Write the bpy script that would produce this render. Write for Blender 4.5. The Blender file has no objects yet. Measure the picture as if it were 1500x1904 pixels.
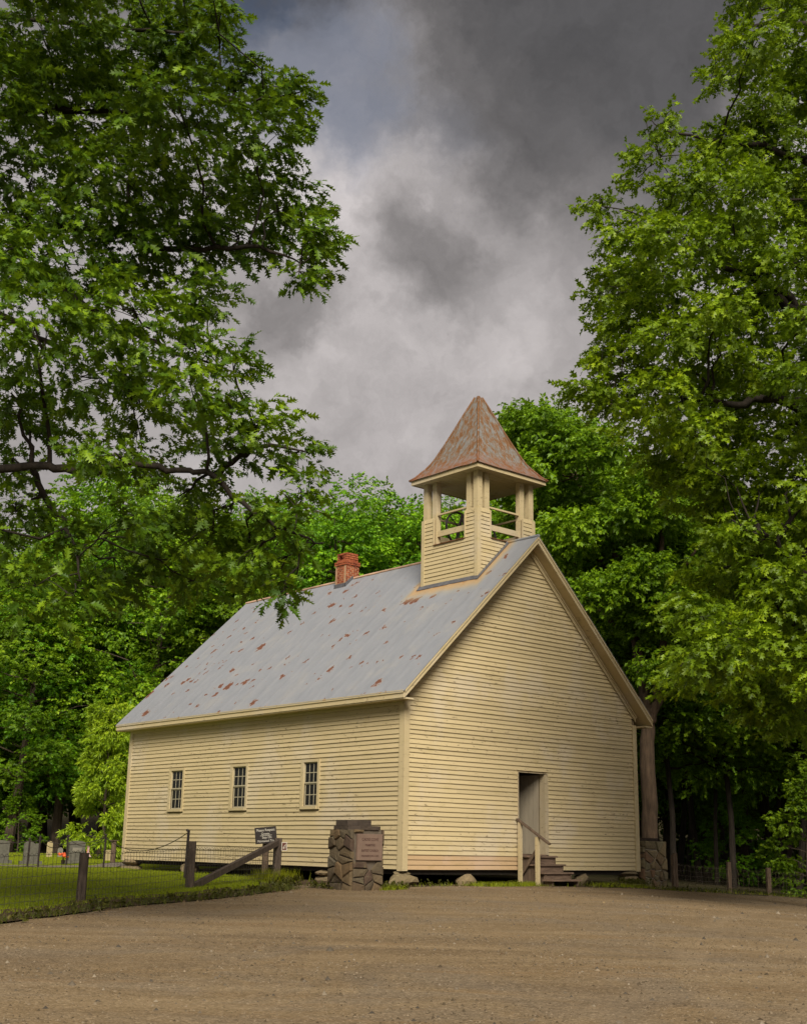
import bpy, bmesh, math, random
import numpy as np
from mathutils import Vector, Matrix
from mathutils.geometry import delaunay_2d_cdt
random.seed(4)
S = bpy.context.scene
COL = S.collection
R = math.radians

# ------------------------------------------------------------------ camera
YAW, PITCH, ROLL = 0.7140, 0.2640, 0.0183
CAM = Vector((-21.1714, -24.2360, 0.4982))
cd = bpy.data.cameras.new('camera'); cam = bpy.data.objects.new('camera', cd); COL.objects.link(cam)
cd.sensor_fit = 'HORIZONTAL'; cd.sensor_width = 36.0; cd.lens = 2318.1 / 1500 * 36.0
cd.clip_start = 0.1; cd.clip_end = 2000
_f = Vector((math.sin(YAW) * math.cos(PITCH), math.cos(YAW) * math.cos(PITCH), math.sin(PITCH)))
_r = Vector((math.cos(YAW), -math.sin(YAW), 0)); _u = _r.cross(_f)
_r2 = _r * math.cos(ROLL) + _u * math.sin(ROLL); _u2 = -_r * math.sin(ROLL) + _u * math.cos(ROLL)
cam.matrix_world = Matrix(((_r2.x, _u2.x, -_f.x, CAM.x), (_r2.y, _u2.y, -_f.y, CAM.y), (_r2.z, _u2.z, -_f.z, CAM.z), (0, 0, 0, 1)))
S.camera = cam

# ------------------------------------------------------------------ view
S.view_settings.view_transform = 'Standard'; S.view_settings.look = 'None'
S.view_settings.gamma = 1.0; S.view_settings.exposure = 2.1
S.render.engine = 'CYCLES'
S.cycles.max_bounces = 10; S.cycles.diffuse_bounces = 7; S.cycles.transmission_bounces = 8; S.cycles.transparent_max_bounces = 8
S.cycles.sample_clamp_indirect = 4.0
S.cycles.use_denoising = True
try: S.cycles.denoiser = 'OPENIMAGEDENOISE'; S.cycles.denoising_prefilter = 'ACCURATE'
except Exception: pass

# ------------------------------------------------------------------ sun (soft, through cloud)
SUN_TO = Vector((-0.46, -0.61, 0.645)).normalized()
sl = bpy.data.lights.new('sun', 'SUN'); sl.energy = 1.5; sl.angle = R(30); sl.color = (1.0, 0.93, 0.80)
so = bpy.data.objects.new('sun', sl); COL.objects.link(so)
so.rotation_euler = SUN_TO.to_track_quat('Z', 'Y').to_euler()

# ------------------------------------------------------------------ world: broken storm cloud over Nishita sky
world = bpy.data.worlds.new('World'); S.world = world; world.use_nodes = True
def N(nt, typ, **kw):
    n = nt.nodes.new(typ)
    for k, v in kw.items():
        if k.startswith('i_'):
            key = k[2:]; key = int(key) if key.isdigit() else key.replace('_', ' ')
            n.inputs[key].default_value = v
        else: setattr(n, k, v)
    return n
def lk(nt, a, b): nt.links.new(a, b)
def build_world():
    nt = world.node_tree; nt.nodes.clear()
    out = N(nt, 'ShaderNodeOutputWorld'); bg = N(nt, 'ShaderNodeBackground'); bg.inputs['Strength'].default_value = 0.1
    lk(nt, bg.outputs[0], out.inputs[0])
    sky = N(nt, 'ShaderNodeTexSky', sky_type='NISHITA', sun_disc=False)
    sky.sun_elevation = math.asin(SUN_TO.z); sky.sun_rotation = math.atan2(SUN_TO.x, SUN_TO.y)
    tc = N(nt, 'ShaderNodeTexCoord')
    D = tc.outputs['Generated']
    def noise(scale, detail, rough, vec=D, dist=0.0):
        n = N(nt, 'ShaderNodeTexNoise'); n.inputs['Scale'].default_value = scale; n.inputs['Detail'].default_value = detail
        n.inputs['Roughness'].default_value = rough; n.inputs['Distortion'].default_value = dist
        lk(nt, vec, n.inputs['Vector']); return n
    def vm(op, a, b=None):
        n = N(nt, 'ShaderNodeVectorMath', operation=op)
        for i, x in enumerate((a, b)):
            if x is None: continue
            if isinstance(x, tuple): n.inputs[i].default_value = x
            else: lk(nt, x, n.inputs[i])
        return n
    def m(op, a, b=None, c=None):
        n = N(nt, 'ShaderNodeMath', operation=op)
        for i, x in enumerate((a, b, c)):
            if x is None: continue
            if isinstance(x, (int, float)): n.inputs[i].default_value = x
            else: lk(nt, x, n.inputs[i])
        return n.outputs[0]
    nz = noise(4.0, 7, 0.58)
    off = vm('SCALE', vm('SUBTRACT', nz.outputs['Color'], (0.5, 0.5, 0.5)).outputs[0]); off.inputs['Scale'].default_value = 0.20
    nz2 = noise(11.0, 9, 0.62)
    off2 = vm('SCALE', vm('SUBTRACT', nz2.outputs['Color'], (0.5, 0.5, 0.5)).outputs[0]); off2.inputs['Scale'].default_value = 0.11
    Dw = vm('ADD', vm('ADD', D, off.outputs[0]).outputs[0], off2.outputs[0]).outputs[0]
    def blob(c, r0, r1):
        d = vm('DISTANCE', Dw, c).outputs['Value']
        mr = N(nt, 'ShaderNodeMapRange', interpolation_type='SMOOTHERSTEP')
        mr.inputs['From Min'].default_value = r0; mr.inputs['From Max'].default_value = r1
        mr.inputs['To Min'].default_value = 1; mr.inputs['To Max'].default_value = 0
        lk(nt, d, mr.inputs['Value']); return mr.outputs[0]
    # cloud deck: brightest low down, heavier and darker overhead, broken by fractal relief
    sep = N(nt, 'ShaderNodeSeparateXYZ'); lk(nt, Dw, sep.inputs[0])
    ramp = N(nt, 'ShaderNodeValToRGB'); lk(nt, sep.outputs['Z'], ramp.inputs['Fac'])
    e = ramp.color_ramp.elements
    e[0].position = 0.0; e[0].color = (1.0, 0.93, 0.915, 1); e[1].position = 1.0; e[1].color = (0.30, 0.30, 0.32, 1)
    for p, c in ((0.40, (0.98, 0.91, 0.895)), (0.52, (0.92, 0.855, 0.85)), (0.61, (0.26, 0.25, 0.26))):
        x = ramp.color_ramp.elements.new(p); x.color = (*c, 1)
    col = ramp.outputs['Color']
    def mix(a, b, fac, amount=1.0):
        n = N(nt, 'ShaderNodeMix', data_type='RGBA'); n.clamp_factor = True
        if amount != 1.0: fac = m('MULTIPLY', fac, amount)
        lk(nt, fac, n.inputs[0])
        if isinstance(a, tuple): n.inputs[6].default_value = (*a, 1)
        else: lk(nt, a, n.inputs[6])
        if isinstance(b, tuple): n.inputs[7].default_value = (*b, 1)
        else: lk(nt, b, n.inputs[7])
        return n.outputs[2]
    DARK = (0.205, 0.20, 0.207); GREY = (0.46, 0.43, 0.425); WHITE = (1.40, 1.30, 1.29)
    col = mix(col, WHITE, blob(SKY['bright1'], 0.06, 0.15), 0.95)
    col = mix(col, WHITE, blob(SKY['bright2'], 0.05, 0.14), 0.85)
    col = mix(col, WHITE, blob(SKY['pale'], 0.02, 0.16), 0.25)
    col = mix(col, WHITE, blob(SKY['pale2'], 0.03, 0.16), 0.25)
    col = mix(col, DARK, blob(SKY['dark_top'], 0.06, 0.19), 0.85)
    col = mix(col, DARK, blob(SKY['dark_r'], 0.03, 0.125), 0.65)
    col = mix(col, GREY, blob(SKY['dark_r2'], 0.01, 0.11), 0.55)
    col = mix(col, GREY, blob(SKY['dark_mid'], 0.0, 0.085), 0.8)
    col = mix(col, GREY, blob(SKY['dark_mid2'], 0.0, 0.075), 0.75)
    col = mix(col, GREY, blob(SKY['dark_l'], 0.005, 0.05), 0.6)
    # wispy relief everywhere
    n3 = noise(9.0, 9, 0.62, Dw, 0.2)
    mr = N(nt, 'ShaderNodeMapRange'); lk(nt, n3.outputs['Fac'], mr.inputs['Value'])
    mr.inputs['From Min'].default_value = 0.3; mr.inputs['From Max'].default_value = 0.7
    mr.inputs['To Min'].default_value = 0.74; mr.inputs['To Max'].default_value = 1.26
    mul = vm('SCALE', col); lk(nt, mr.outputs[0], mul.inputs['Scale']); col = mul.outputs[0]
    # gaps where the clear sky shows
    gap = m('MAXIMUM', m('MAXIMUM', blob(SKY['blue1'], 0.02, 0.10), m('MULTIPLY', blob(SKY['blue2'], 0.0, 0.06), 0.25)), blob(SKY['blue3'], 0.02, 0.09))
    skc = vm('SCALE', sky.outputs['Color']); skc.inputs['Scale'].default_value = 0.14
    col = mix(col, skc.outputs[0], gap, 0.68)
    lk(nt, col, bg.inputs['Color'])
SKY = {'dark_top': (0.61, 0.531, 0.588), 'dark_r': (0.673, 0.518, 0.528), 'blue1': (0.488, 0.665, 0.565), 'blue2': (0.554, 0.624, 0.551),
       'bright1': (0.538, 0.667, 0.515), 'bright2': (0.598, 0.616, 0.513), 'dark_mid': (0.571, 0.675, 0.466), 'dark_mid2': (0.6, 0.665, 0.445),
       'dark_r2': (0.655, 0.595, 0.466), 'dark_l': (0.53, 0.749, 0.398), 'pale': (0.619, 0.685, 0.384), 'pale2': (0.579, 0.742, 0.339), 'blue3': (0.432, 0.692, 0.578)}
build_world()

# ------------------------------------------------------------------ object helpers
class MB:
    def __init__(s): s.v = []; s.f = []
    def add(s, vs, fs):
        b = len(s.v); s.v += [tuple(p) for p in vs]; s.f += [tuple(b + i for i in f) for f in fs]; return s
    def box(s, x0, x1, y0, y1, z0, z1):
        return s.add([(x0,y0,z0),(x1,y0,z0),(x1,y1,z0),(x0,y1,z0),(x0,y0,z1),(x1,y0,z1),(x1,y1,z1),(x0,y1,z1)],
                     [(0,3,2,1),(4,5,6,7),(0,1,5,4),(1,2,6,5),(2,3,7,6),(3,0,4,7)])
    def prism(s, poly, vec):                       # poly: 3D points in order, extruded along vec
        n = len(poly); vec = Vector(vec); a = [Vector(p) for p in poly]
        return s.add(a + [p + vec for p in a], [tuple(range(n))[::-1], tuple(range(n, 2*n))] + [(i, (i+1) % n, n + (i+1) % n, n + i) for i in range(n)])
    def bar(s, a, b, w, h, up=(0,0,1)):            # square bar between two points
        a = Vector(a); b = Vector(b); d = (b - a).normalized(); x = d.cross(Vector(up))
        if x.length < 1e-4: x = d.cross(Vector((1,0,0)))
        x.normalize(); y = x.cross(d)
        c = [x*w/2*i + y*h/2*j for i, j in ((-1,-1),(1,-1),(1,1),(-1,1))]
        return s.add([a + k for k in c] + [b + k for k in c], [(3,2,1,0),(4,5,6,7)] + [(i, (i+1) % 4, 4 + (i+1) % 4, 4 + i) for i in range(4)])
    def tube(s, pts, rad, n=8, cap=True):
        pts = [Vector(p) for p in pts]; b = len(s.v); m = len(pts)
        if isinstance(rad, (int, float)): rad = [rad] * m
        x = None
        for i, p in enumerate(pts):
            d = (pts[min(i+1, m-1)] - pts[max(i-1, 0)]).normalized()
            if x is None:
                x = d.cross(Vector((0.3, 0.2, 1)));
                if x.length < 1e-3: x = d.cross(Vector((1, 0, 0)))
            x = (x - d * x.dot(d)).normalized(); y = d.cross(x)
            for k in range(n):
                a = 2 * math.pi * k / n; s.v.append(tuple(p + (x*math.cos(a) + y*math.sin(a)) * rad[i]))
        for i in range(m - 1):
            for k in range(n):
                k2 = (k+1) % n; s.f.append((b+i*n+k, b+i*n+k2, b+(i+1)*n+k2, b+(i+1)*n+k))
        if cap: s.f.append(tuple(b + k for k in range(n))[::-1]); s.f.append(tuple(b+(m-1)*n+k for k in range(n)))
        return s
    def lathe(s, prof, c, n=16):
        b = len(s.v)
        for r, z in prof:
            for k in range(n): s.v.append((c[0] + r*math.cos(2*math.pi*k/n), c[1] + r*math.sin(2*math.pi*k/n), c[2] + z))
        for i in range(len(prof)-1):
            for k in range(n): k2 = (k+1) % n; s.f.append((b+i*n+k, b+i*n+k2, b+(i+1)*n+k2, b+(i+1)*n+k))
        return s
    def rock(s, c, r, seed=0, sub=2):
        rd = random.Random(seed); bm = bmesh.new(); bmesh.ops.create_icosphere(bm, subdivisions=sub, radius=1)
        ax = [Vector((rd.gauss(0,1), rd.gauss(0,1), rd.gauss(0,1))).normalized() for _ in range(9)]; dd = [rd.uniform(.62, .9) for _ in ax]
        vs = []
        for v in bm.verts:
            p = v.co.copy()
            for a, d in zip(ax, dd):
                k = p.dot(a)
                if k > d: p -= a * (k - d)
            vs.append((c[0] + p.x*r[0], c[1] + p.y*r[1], c[2] + p.z*r[2]))
        fs = [tuple(v.index for v in f.verts) for f in bm.faces]; bm.free()
        return s.add(vs, fs)
    def build(s, name, mat, parent=None, smooth=False, local=False):
        me = bpy.data.meshes.new(name); me.from_pydata(s.v, [], s.f); me.update()
        if smooth: me.polygons.foreach_set('use_smooth', [True] * len(me.polygons))
        return link(name, me, mat, parent, local)
WLOC = {}
def link(name, me, mat, parent=None, local=False):
    o = bpy.data.objects.new(name, me); COL.objects.link(o)
    if mat is not None and not me.materials: me.materials.append(mat)
    if parent is not None:
        o.parent = parent
        if not local:
            base = WLOC.get(parent.name, Vector((0,0,0)))
            o.matrix_parent_inverse = Matrix.Translation(-base)
    return o
def tag(o, label=None, cat=None, group=None, kind=None):
    if label: o['label'] = label
    if cat: o['category'] = cat
    if group: o['group'] = group
    if kind: o['kind'] = kind
    return o
def thing(name, label, cat, loc=(0,0,0), group=None, rz=0.0):
    o = bpy.data.objects.new(name, None); COL.objects.link(o); o.empty_display_size = 0.3
    o.location = loc; o.rotation_euler = (0, 0, rz); WLOC[o.name] = Vector(loc)
    return tag(o, label, cat, group)
def npmesh(name, V, F, attr=None):
    me = bpy.data.meshes.new(name); V = np.asarray(V, np.float32); F = np.asarray(F, np.int32)
    k = F.shape[1]
    me.vertices.add(len(V)); me.vertices.foreach_set('co', V.ravel())
    me.loops.add(F.size); me.loops.foreach_set('vertex_index', F.ravel())
    me.polygons.add(len(F)); me.polygons.foreach_set('loop_start', np.arange(0, F.size, k, dtype=np.int32))
    try: me.polygons.foreach_set('loop_total', np.full(len(F), k, np.int32))
    except Exception: pass
    if attr is not None:
        a = me.attributes.new('tint', 'FLOAT', 'POINT'); a.data.foreach_set('value', np.asarray(attr, np.float32))
    me.update(calc_edges=True); return me

# ------------------------------------------------------------------ materials
def mat(name, rough=0.8, spec=0.3):
    m = bpy.data.materials.new(name); m.use_nodes = True; nt = m.node_tree
    b = nt.nodes['Principled BSDF']; b.inputs['Roughness'].default_value = rough
    b.inputs['Specular IOR Level'].default_value = spec
    return m, nt, b
def coords(nt, scale=(1,1,1), kind='Object'):
    tc = N(nt, 'ShaderNodeTexCoord'); mp = N(nt, 'ShaderNodeMapping'); mp.inputs['Scale'].default_value = scale
    lk(nt, tc.outputs[kind], mp.inputs['Vector']); return mp.outputs[0]
def noise(nt, vec, scale, detail=4, rough=0.55, dist=0.0):
    n = N(nt, 'ShaderNodeTexNoise'); n.inputs['Scale'].default_value = scale; n.inputs['Detail'].default_value = detail
    n.inputs['Roughness'].default_value = rough; n.inputs['Distortion'].default_value = dist
    lk(nt, vec, n.inputs['Vector']); return n.outputs['Fac']
def ramp(nt, fac, *stops):
    r = N(nt, 'ShaderNodeValToRGB'); e = r.color_ramp.elements
    while len(e) < len(stops): e.new(0.5)
    for el, (p, c) in zip(e, stops):
        el.position = p; el.color = (*c, 1) if len(c) == 3 else c
    lk(nt, fac, r.inputs['Fac']); return r.outputs['Color']
def step(nt, v, a, b, lo=0.0, hi=1.0):
    n = N(nt, 'ShaderNodeMapRange', interpolation_type='SMOOTHSTEP'); lk(nt, v, n.inputs['Value'])
    n.inputs['From Min'].default_value = a; n.inputs['From Max'].default_value = b
    n.inputs['To Min'].default_value = lo; n.inputs['To Max'].default_value = hi; return n.outputs[0]
def mth(nt, op, a, b=None):
    n = N(nt, 'ShaderNodeMath', operation=op)
    for i, x in enumerate((a, b)):
        if x is None: continue
        if isinstance(x, (int, float)): n.inputs[i].default_value = x
        else: lk(nt, x, n.inputs[i])
    return n.outputs[0]
def mixc(nt, a, b, fac, blend='MIX'):
    n = N(nt, 'ShaderNodeMix', data_type='RGBA', blend_type=blend); n.clamp_factor = True
    for i, x in ((0, fac), (6, a), (7, b)):
        if isinstance(x, (int, float)): n.inputs[i].default_value = x
        elif isinstance(x, tuple): n.inputs[i].default_value = (*x, 1)
        else: lk(nt, x, n.inputs[i])
    return n.outputs[2]
def bump(nt, b, h, strength, dist):
    n = N(nt, 'ShaderNodeBump'); n.inputs['Strength'].default_value = strength; n.inputs['Distance'].default_value = dist
    lk(nt, h, n.inputs['Height']); lk(nt, n.outputs[0], b.inputs['Normal'])
def objrand(nt): return N(nt, 'ShaderNodeObjectInfo').outputs['Random']
def plain(name, col, rough=0.8, var=0.25, scale=6.0, bmp=0.0, stretch=(1,1,1), metal=0.0, spec=0.3):
    m, nt, b = mat(name, rough, spec); c = coords(nt, stretch); n = noise(nt, c, scale, 6, 0.6)
    lo = tuple(x * (1 - var) for x in col); hi = tuple(min(1, x * (1 + var)) for x in col)
    lk(nt, ramp(nt, n, (0.3, lo), (0.7, hi)), b.inputs['Base Color']); b.inputs['Metallic'].default_value = metal
    if bmp: bump(nt, b, noise(nt, c, scale * 5, 5, 0.65), bmp, 0.02)
    return m
def paint_mat(name, base, wear=1.0):
    m, nt, b = mat(name, 0.62, 0.25); c = coords(nt)
    rnd = objrand(nt)
    col = mixc(nt, tuple(x * 0.93 for x in base), tuple(min(1, x * 1.06) for x in base), rnd)
    # faded chalky patches, then algae/dirt film, then flaked spots of bare wood
    pale = step(nt, noise(nt, c, 0.55, 5, 0.6), 0.50, 0.66)
    col = mixc(nt, col, (base[0]*1.04, base[1]*1.10, base[2]*1.42), mth(nt, 'MULTIPLY', pale, 0.6))
    dirt = step(nt, noise(nt, coords(nt, (1, 1, 2.5)), 1.7, 7, 0.66), 0.52, 0.75)
    col = mixc(nt, col, (base[0]*0.70, base[1]*0.70, base[2]*0.52), mth(nt, 'MULTIPLY', dirt, 0.45))
    fine = noise(nt, coords(nt, (3, 3, 60)), 3.0, 4, 0.6)
    col = mixc(nt, col, (base[0]*0.78, base[1]*0.76, base[2]*0.70), mth(nt, 'MULTIPLY', step(nt, fine, 0.5, 0.8), 0.35))
    fl = step(nt, noise(nt, coords(nt, (2.6, 2.6, 7)), 2.3, 8, 0.72), 0.585, 0.62)
    reg = step(nt, noise(nt, c, 0.8, 3, 0.5), 0.40, 0.62)
    col = mixc(nt, col, (0.11, 0.075, 0.042), mth(nt, 'MULTIPLY', mth(nt, 'MULTIPLY', fl, reg), 0.9 * wear))
    lk(nt, col, b.inputs['Base Color'])
    bump(nt, b, fine, 0.25, 0.004)
    return m
CREAM = (0.462, 0.372, 0.212)
M = {}
M['paint'] = paint_mat('cream_clapboard_paint', CREAM)
M['peach'] = paint_mat('newer_peach_board_paint', (0.42, 0.29, 0.165), 0.4)
M['trim'] = paint_mat('cream_trim_paint', (0.455, 0.368, 0.214), 0.6)
M['sheath'] = plain('wall_sheathing', (0.20, 0.15, 0.09), 0.9)
M['jamb'] = paint_mat('weathered_jamb_paint', (0.38, 0.31, 0.20), 1.6)
M['interior'] = plain('interior_boards', (0.30, 0.24, 0.16), 0.8, 0.15)
M['door'] = plain('door_paint', (0.27, 0.23, 0.17), 0.55, 0.08, 2.0, 0.0, (6, 6, 1))
M['sash'] = plain('sash_paint', (0.37, 0.325, 0.225), 0.6, 0.1)
def glass():
    m, nt, b = mat('old_window_glass', 0.15, 0.10); b.inputs['Base Color'].default_value = (0.012, 0.013, 0.012, 1)
    bump(nt, b, noise(nt, coords(nt), 7.0, 2), 0.12, 0.02); return m
M['glass'] = glass()
def roof_mat():
    m, nt, b = mat('aged_grey_roof_metal', 0.55, 0.4); c = coords(nt)
    streak = noise(nt, coords(nt, (0.8, 1.6, 0.8)), 2.0, 6, 0.6)
    col = ramp(nt, streak, (0.3, (0.195, 0.204, 0.228)), (0.7, (0.226, 0.232, 0.254)))
    col = mixc(nt, col, (0.27, 0.26, 0.25), mth(nt, 'MULTIPLY', step(nt, noise(nt, c, 0.9, 6, 0.62), 0.5, 0.75), 0.6))
    # corrosion pits: uneven spots of many sizes
    nv = N(nt, 'ShaderNodeTexNoise'); nv.inputs['Scale'].default_value = 7.0; nv.inputs['Detail'].default_value = 4; lk(nt, c, nv.inputs['Vector'])
    w = N(nt, 'ShaderNodeMix', data_type='RGBA', blend_type='LINEAR_LIGHT'); w.inputs[0].default_value = 0.22; lk(nt, c, w.inputs[6]); lk(nt, nv.outputs['Color'], w.inputs[7])
    def pits(sc, thr, lim):
        v = N(nt, 'ShaderNodeTexVoronoi', feature='F1'); v.inputs['Scale'].default_value = sc; lk(nt, w.outputs[2], v.inputs['Vector'])
        sp = N(nt, 'ShaderNodeSeparateColor'); lk(nt, v.outputs['Color'], sp.inputs[0])
        on = step(nt, sp.outputs[0], lim, 1.0)                      # only some cells, with their own radius
        rad = mth(nt, 'MULTIPLY', on, thr)
        d = mth(nt, 'SUBTRACT', rad, v.outputs['Distance'])
        return d
    d = mth(nt, 'MAXIMUM', pits(1.35, 0.27, 0.40), pits(2.7, 0.27, 0.50))
    reg = step(nt, noise(nt, c, 0.33, 2, 0.5), 0.34, 0.50, -0.07, 0.03)
    d = mth(nt, 'ADD', d, reg)
    halo = step(nt, d, -0.055, 0.02); core = step(nt, d, -0.004, 0.02)
    col = mixc(nt, col, (0.30, 0.20, 0.13), mth(nt, 'MULTIPLY', halo, 0.5))
    col = mixc(nt, col, ramp(nt, noise(nt, c, 14, 4), (0.3, (0.085, 0.030, 0.017)), (0.7, (0.16, 0.06, 0.03))), core)
    # rust washed out of the flashing round the steeple foot
    sx = N(nt, 'ShaderNodeSeparateXYZ'); lk(nt, c, sx.inputs[0])
    ax = mth(nt, 'SUBTRACT', mth(nt, 'ABSOLUTE', mth(nt, 'SUBTRACT', sx.outputs[0], 4.62)), 1.185)
    ay = mth(nt, 'SUBTRACT', mth(nt, 'ABSOLUTE', mth(nt, 'SUBTRACT', sx.outputs[1], 2.05)), 1.185)
    box = mth(nt, 'ADD', mth(nt, 'MAXIMUM', ax, ay), mth(nt, 'MULTIPLY', mth(nt, 'SUBTRACT', noise(nt, c, 3.5, 6, 0.65), 0.5), 0.22))
    ring = mth(nt, 'MULTIPLY', step(nt, box, 0.06, 0.14), step(nt, box, 0.46, 0.20))
    col = mixc(nt, col, (0.36, 0.17, 0.045), mth(nt, 'MULTIPLY', ring, 0.9))
    fade = mth(nt, 'MULTIPLY', step(nt, box, 0.1, 0.2), step(nt, box, 0.62, 0.28))
    col = mixc(nt, col, (0.34, 0.30, 0.20), mth(nt, 'MULTIPLY', fade, 0.5))
    lk(nt, col, b.inputs['Base Color'])
    lk(nt, step(nt, core, 0, 1, 0.5, 0.9), b.inputs['Roughness'])
    bump(nt, b, noise(nt, coords(nt, (1, 2.2, 1)), 2.2, 3, 0.5), 0.35, 0.03)
    return m
M['roof'] = roof_mat()
def rust_mat(name, bias=0.0):
    m, nt, b = mat(name, 0.75, 0.3); c = coords(nt, (4.6, 4.6, 0.24))
    n1 = noise(nt, c, 1.5, 8, 0.68, 0.6); n2 = noise(nt, coords(nt, (8, 8, 0.45)), 2.2, 7, 0.7)
    col = ramp(nt, n1, (0.38, (0.165, 0.16, 0.16)), (0.48 - bias, (0.140, 0.115, 0.09)), (0.56 - bias, (0.155, 0.068, 0.022)), (0.74, (0.085, 0.043, 0.02)))
    col = mixc(nt, col, (0.22, 0.205, 0.195), step(nt, n2, 0.52, 0.62, 0, 0.7))
    sx = N(nt, 'ShaderNodeSeparateXYZ'); lk(nt, coords(nt), sx.inputs[0])
    low = mth(nt, 'MULTIPLY', step(nt, sx.outputs[2], 12.15, 11.55), step(nt, n2, 0.35, 0.6))
    col = mixc(nt, col, (0.20, 0.062, 0.026), mth(nt, 'MULTIPLY', low, 0.55))
    lk(nt, col, b.inputs['Base Color']); bump(nt, b, n2, 0.4, 0.02); return m
M['rust'] = rust_mat('rusted_steeple_metal'); M['rust_cap'] = rust_mat('rusted_cap_metal', 0.12)
M['lead'] = plain('lead_flashing', (0.09, 0.09, 0.10), 0.5, 0.3, 5)
M['ridge'] = plain('ridge_roll_metal', (0.40, 0.26, 0.18), 0.7, 0.45, 1.2)
M['wood'] = plain('grey_brown_old_wood', (0.11, 0.075, 0.05), 0.85, 0.45, 3, 0.6, (6, 6, 1))
M['fencewood'] = plain('dark_fence_wood', (0.075, 0.055, 0.042), 0.9, 0.5, 4, 0.7, (5, 5, 1))
M['tread'] = plain('worn_tread_wood', (0.15, 0.10, 0.07), 0.8, 0.4, 2.5, 0.5, (1, 8, 8))
M['iron'] = plain('rusty_black_iron', (0.03, 0.022, 0.02), 0.6, 0.4, 8)
M['wire'] = plain('dull_fence_wire', (0.075, 0.065, 0.055), 0.5, 0.2, 8, metal=0.3)
M['palemortar'] = plain('pale_pillar_mortar', (0.30, 0.26, 0.20), 0.95, 0.3, 5, 0.8)
M['mortar'] = plain('pillar_mortar', (0.115, 0.092, 0.068), 0.95, 0.3, 5, 0.8)
def stone_mat(name, *cols):
    m, nt, b = mat(name, 0.9, 0.2); c = coords(nt); r = objrand(nt)
    k = len(cols); base = ramp(nt, r, *[((i + 0.5) / k, cc) for i, cc in enumerate(cols)])
    n = noise(nt, c, 7, 8, 0.68)
    col = mixc(nt, base, ramp(nt, n, (0.3, (0.03, 0.025, 0.02)), (0.7, (0.36, 0.31, 0.22))), 0.42, 'OVERLAY')
    lich = step(nt, noise(nt, c, 3.4, 7, 0.7), 0.56, 0.68)
    col = mixc(nt, col, (0.26, 0.235, 0.13), mth(nt, 'MULTIPLY', lich, 0.45))
    lk(nt, col, b.inputs['Base Color']); bump(nt, b, noise(nt, c, 13, 8, 0.7), 0.9, 0.03); return m
M['stone'] = stone_mat('pillar_fieldstone', (0.095, 0.074, 0.050), (0.175, 0.118, 0.064), (0.125, 0.108, 0.078), (0.185, 0.135, 0.078), (0.105, 0.072, 0.054))
M['pierstone'] = stone_mat('pier_fieldstone', (0.22, 0.175, 0.105), (0.26, 0.20, 0.12), (0.18, 0.145, 0.09))
M['liftedstone'] = stone_mat('shade_lifted_gate_stone', (0.20, 0.165, 0.10), (0.26, 0.16, 0.10), (0.22, 0.20, 0.13), (0.28, 0.22, 0.13))  # stone colours raised to make up for the church's shade on this pillar
M['capstone'] = stone_mat('dark_cap_slate', (0.06, 0.045, 0.038), (0.085, 0.066, 0.054))
M['plaque'] = plain('pink_marble_plaque', (0.18, 0.122, 0.092), 0.5, 0.12, 6)
M['plaque_ink'] = plain('plaque_letter_stain', (0.085, 0.045, 0.035), 0.8, 0.1)
M['white'] = plain('sign_white', (0.55, 0.51, 0.43), 0.6, 0.05)
M['signbrown'] = plain('sign_brown', (0.016, 0.010, 0.008), 0.6, 0.25, 4)
M['signred'] = plain('sign_redbrown', (0.11, 0.03, 0.02), 0.6, 0.15)
M['brick'] = None
def brick_mat():
    m, nt, b = mat('old_red_brick', 0.9, 0.15); c = coords(nt); v = N(nt, 'ShaderNodeTexVoronoi'); v.inputs['Scale'].default_value = 6.0; lk(nt, c, v.inputs['Vector'])
    sp = N(nt, 'ShaderNodeSeparateColor'); lk(nt, v.outputs['Color'], sp.inputs[0])
    col = ramp(nt, sp.outputs[0], (0.0, (0.17, 0.045, 0.025)), (0.5, (0.27, 0.075, 0.035)), (1.0, (0.34, 0.11, 0.05)))
    col = mixc(nt, col, (0.06, 0.03, 0.025), step(nt, noise(nt, c, 5, 6, 0.7), 0.58, 0.72, 0, 0.7))
    lk(nt, col, b.inputs['Base Color']); bump(nt, b, noise(nt, c, 25, 4), 0.5, 0.01); return m
M['brick'] = brick_mat(); M['brickmortar'] = plain('chimney_mortar', (0.36, 0.22, 0.13), 0.95, 0.2, 8)
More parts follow.
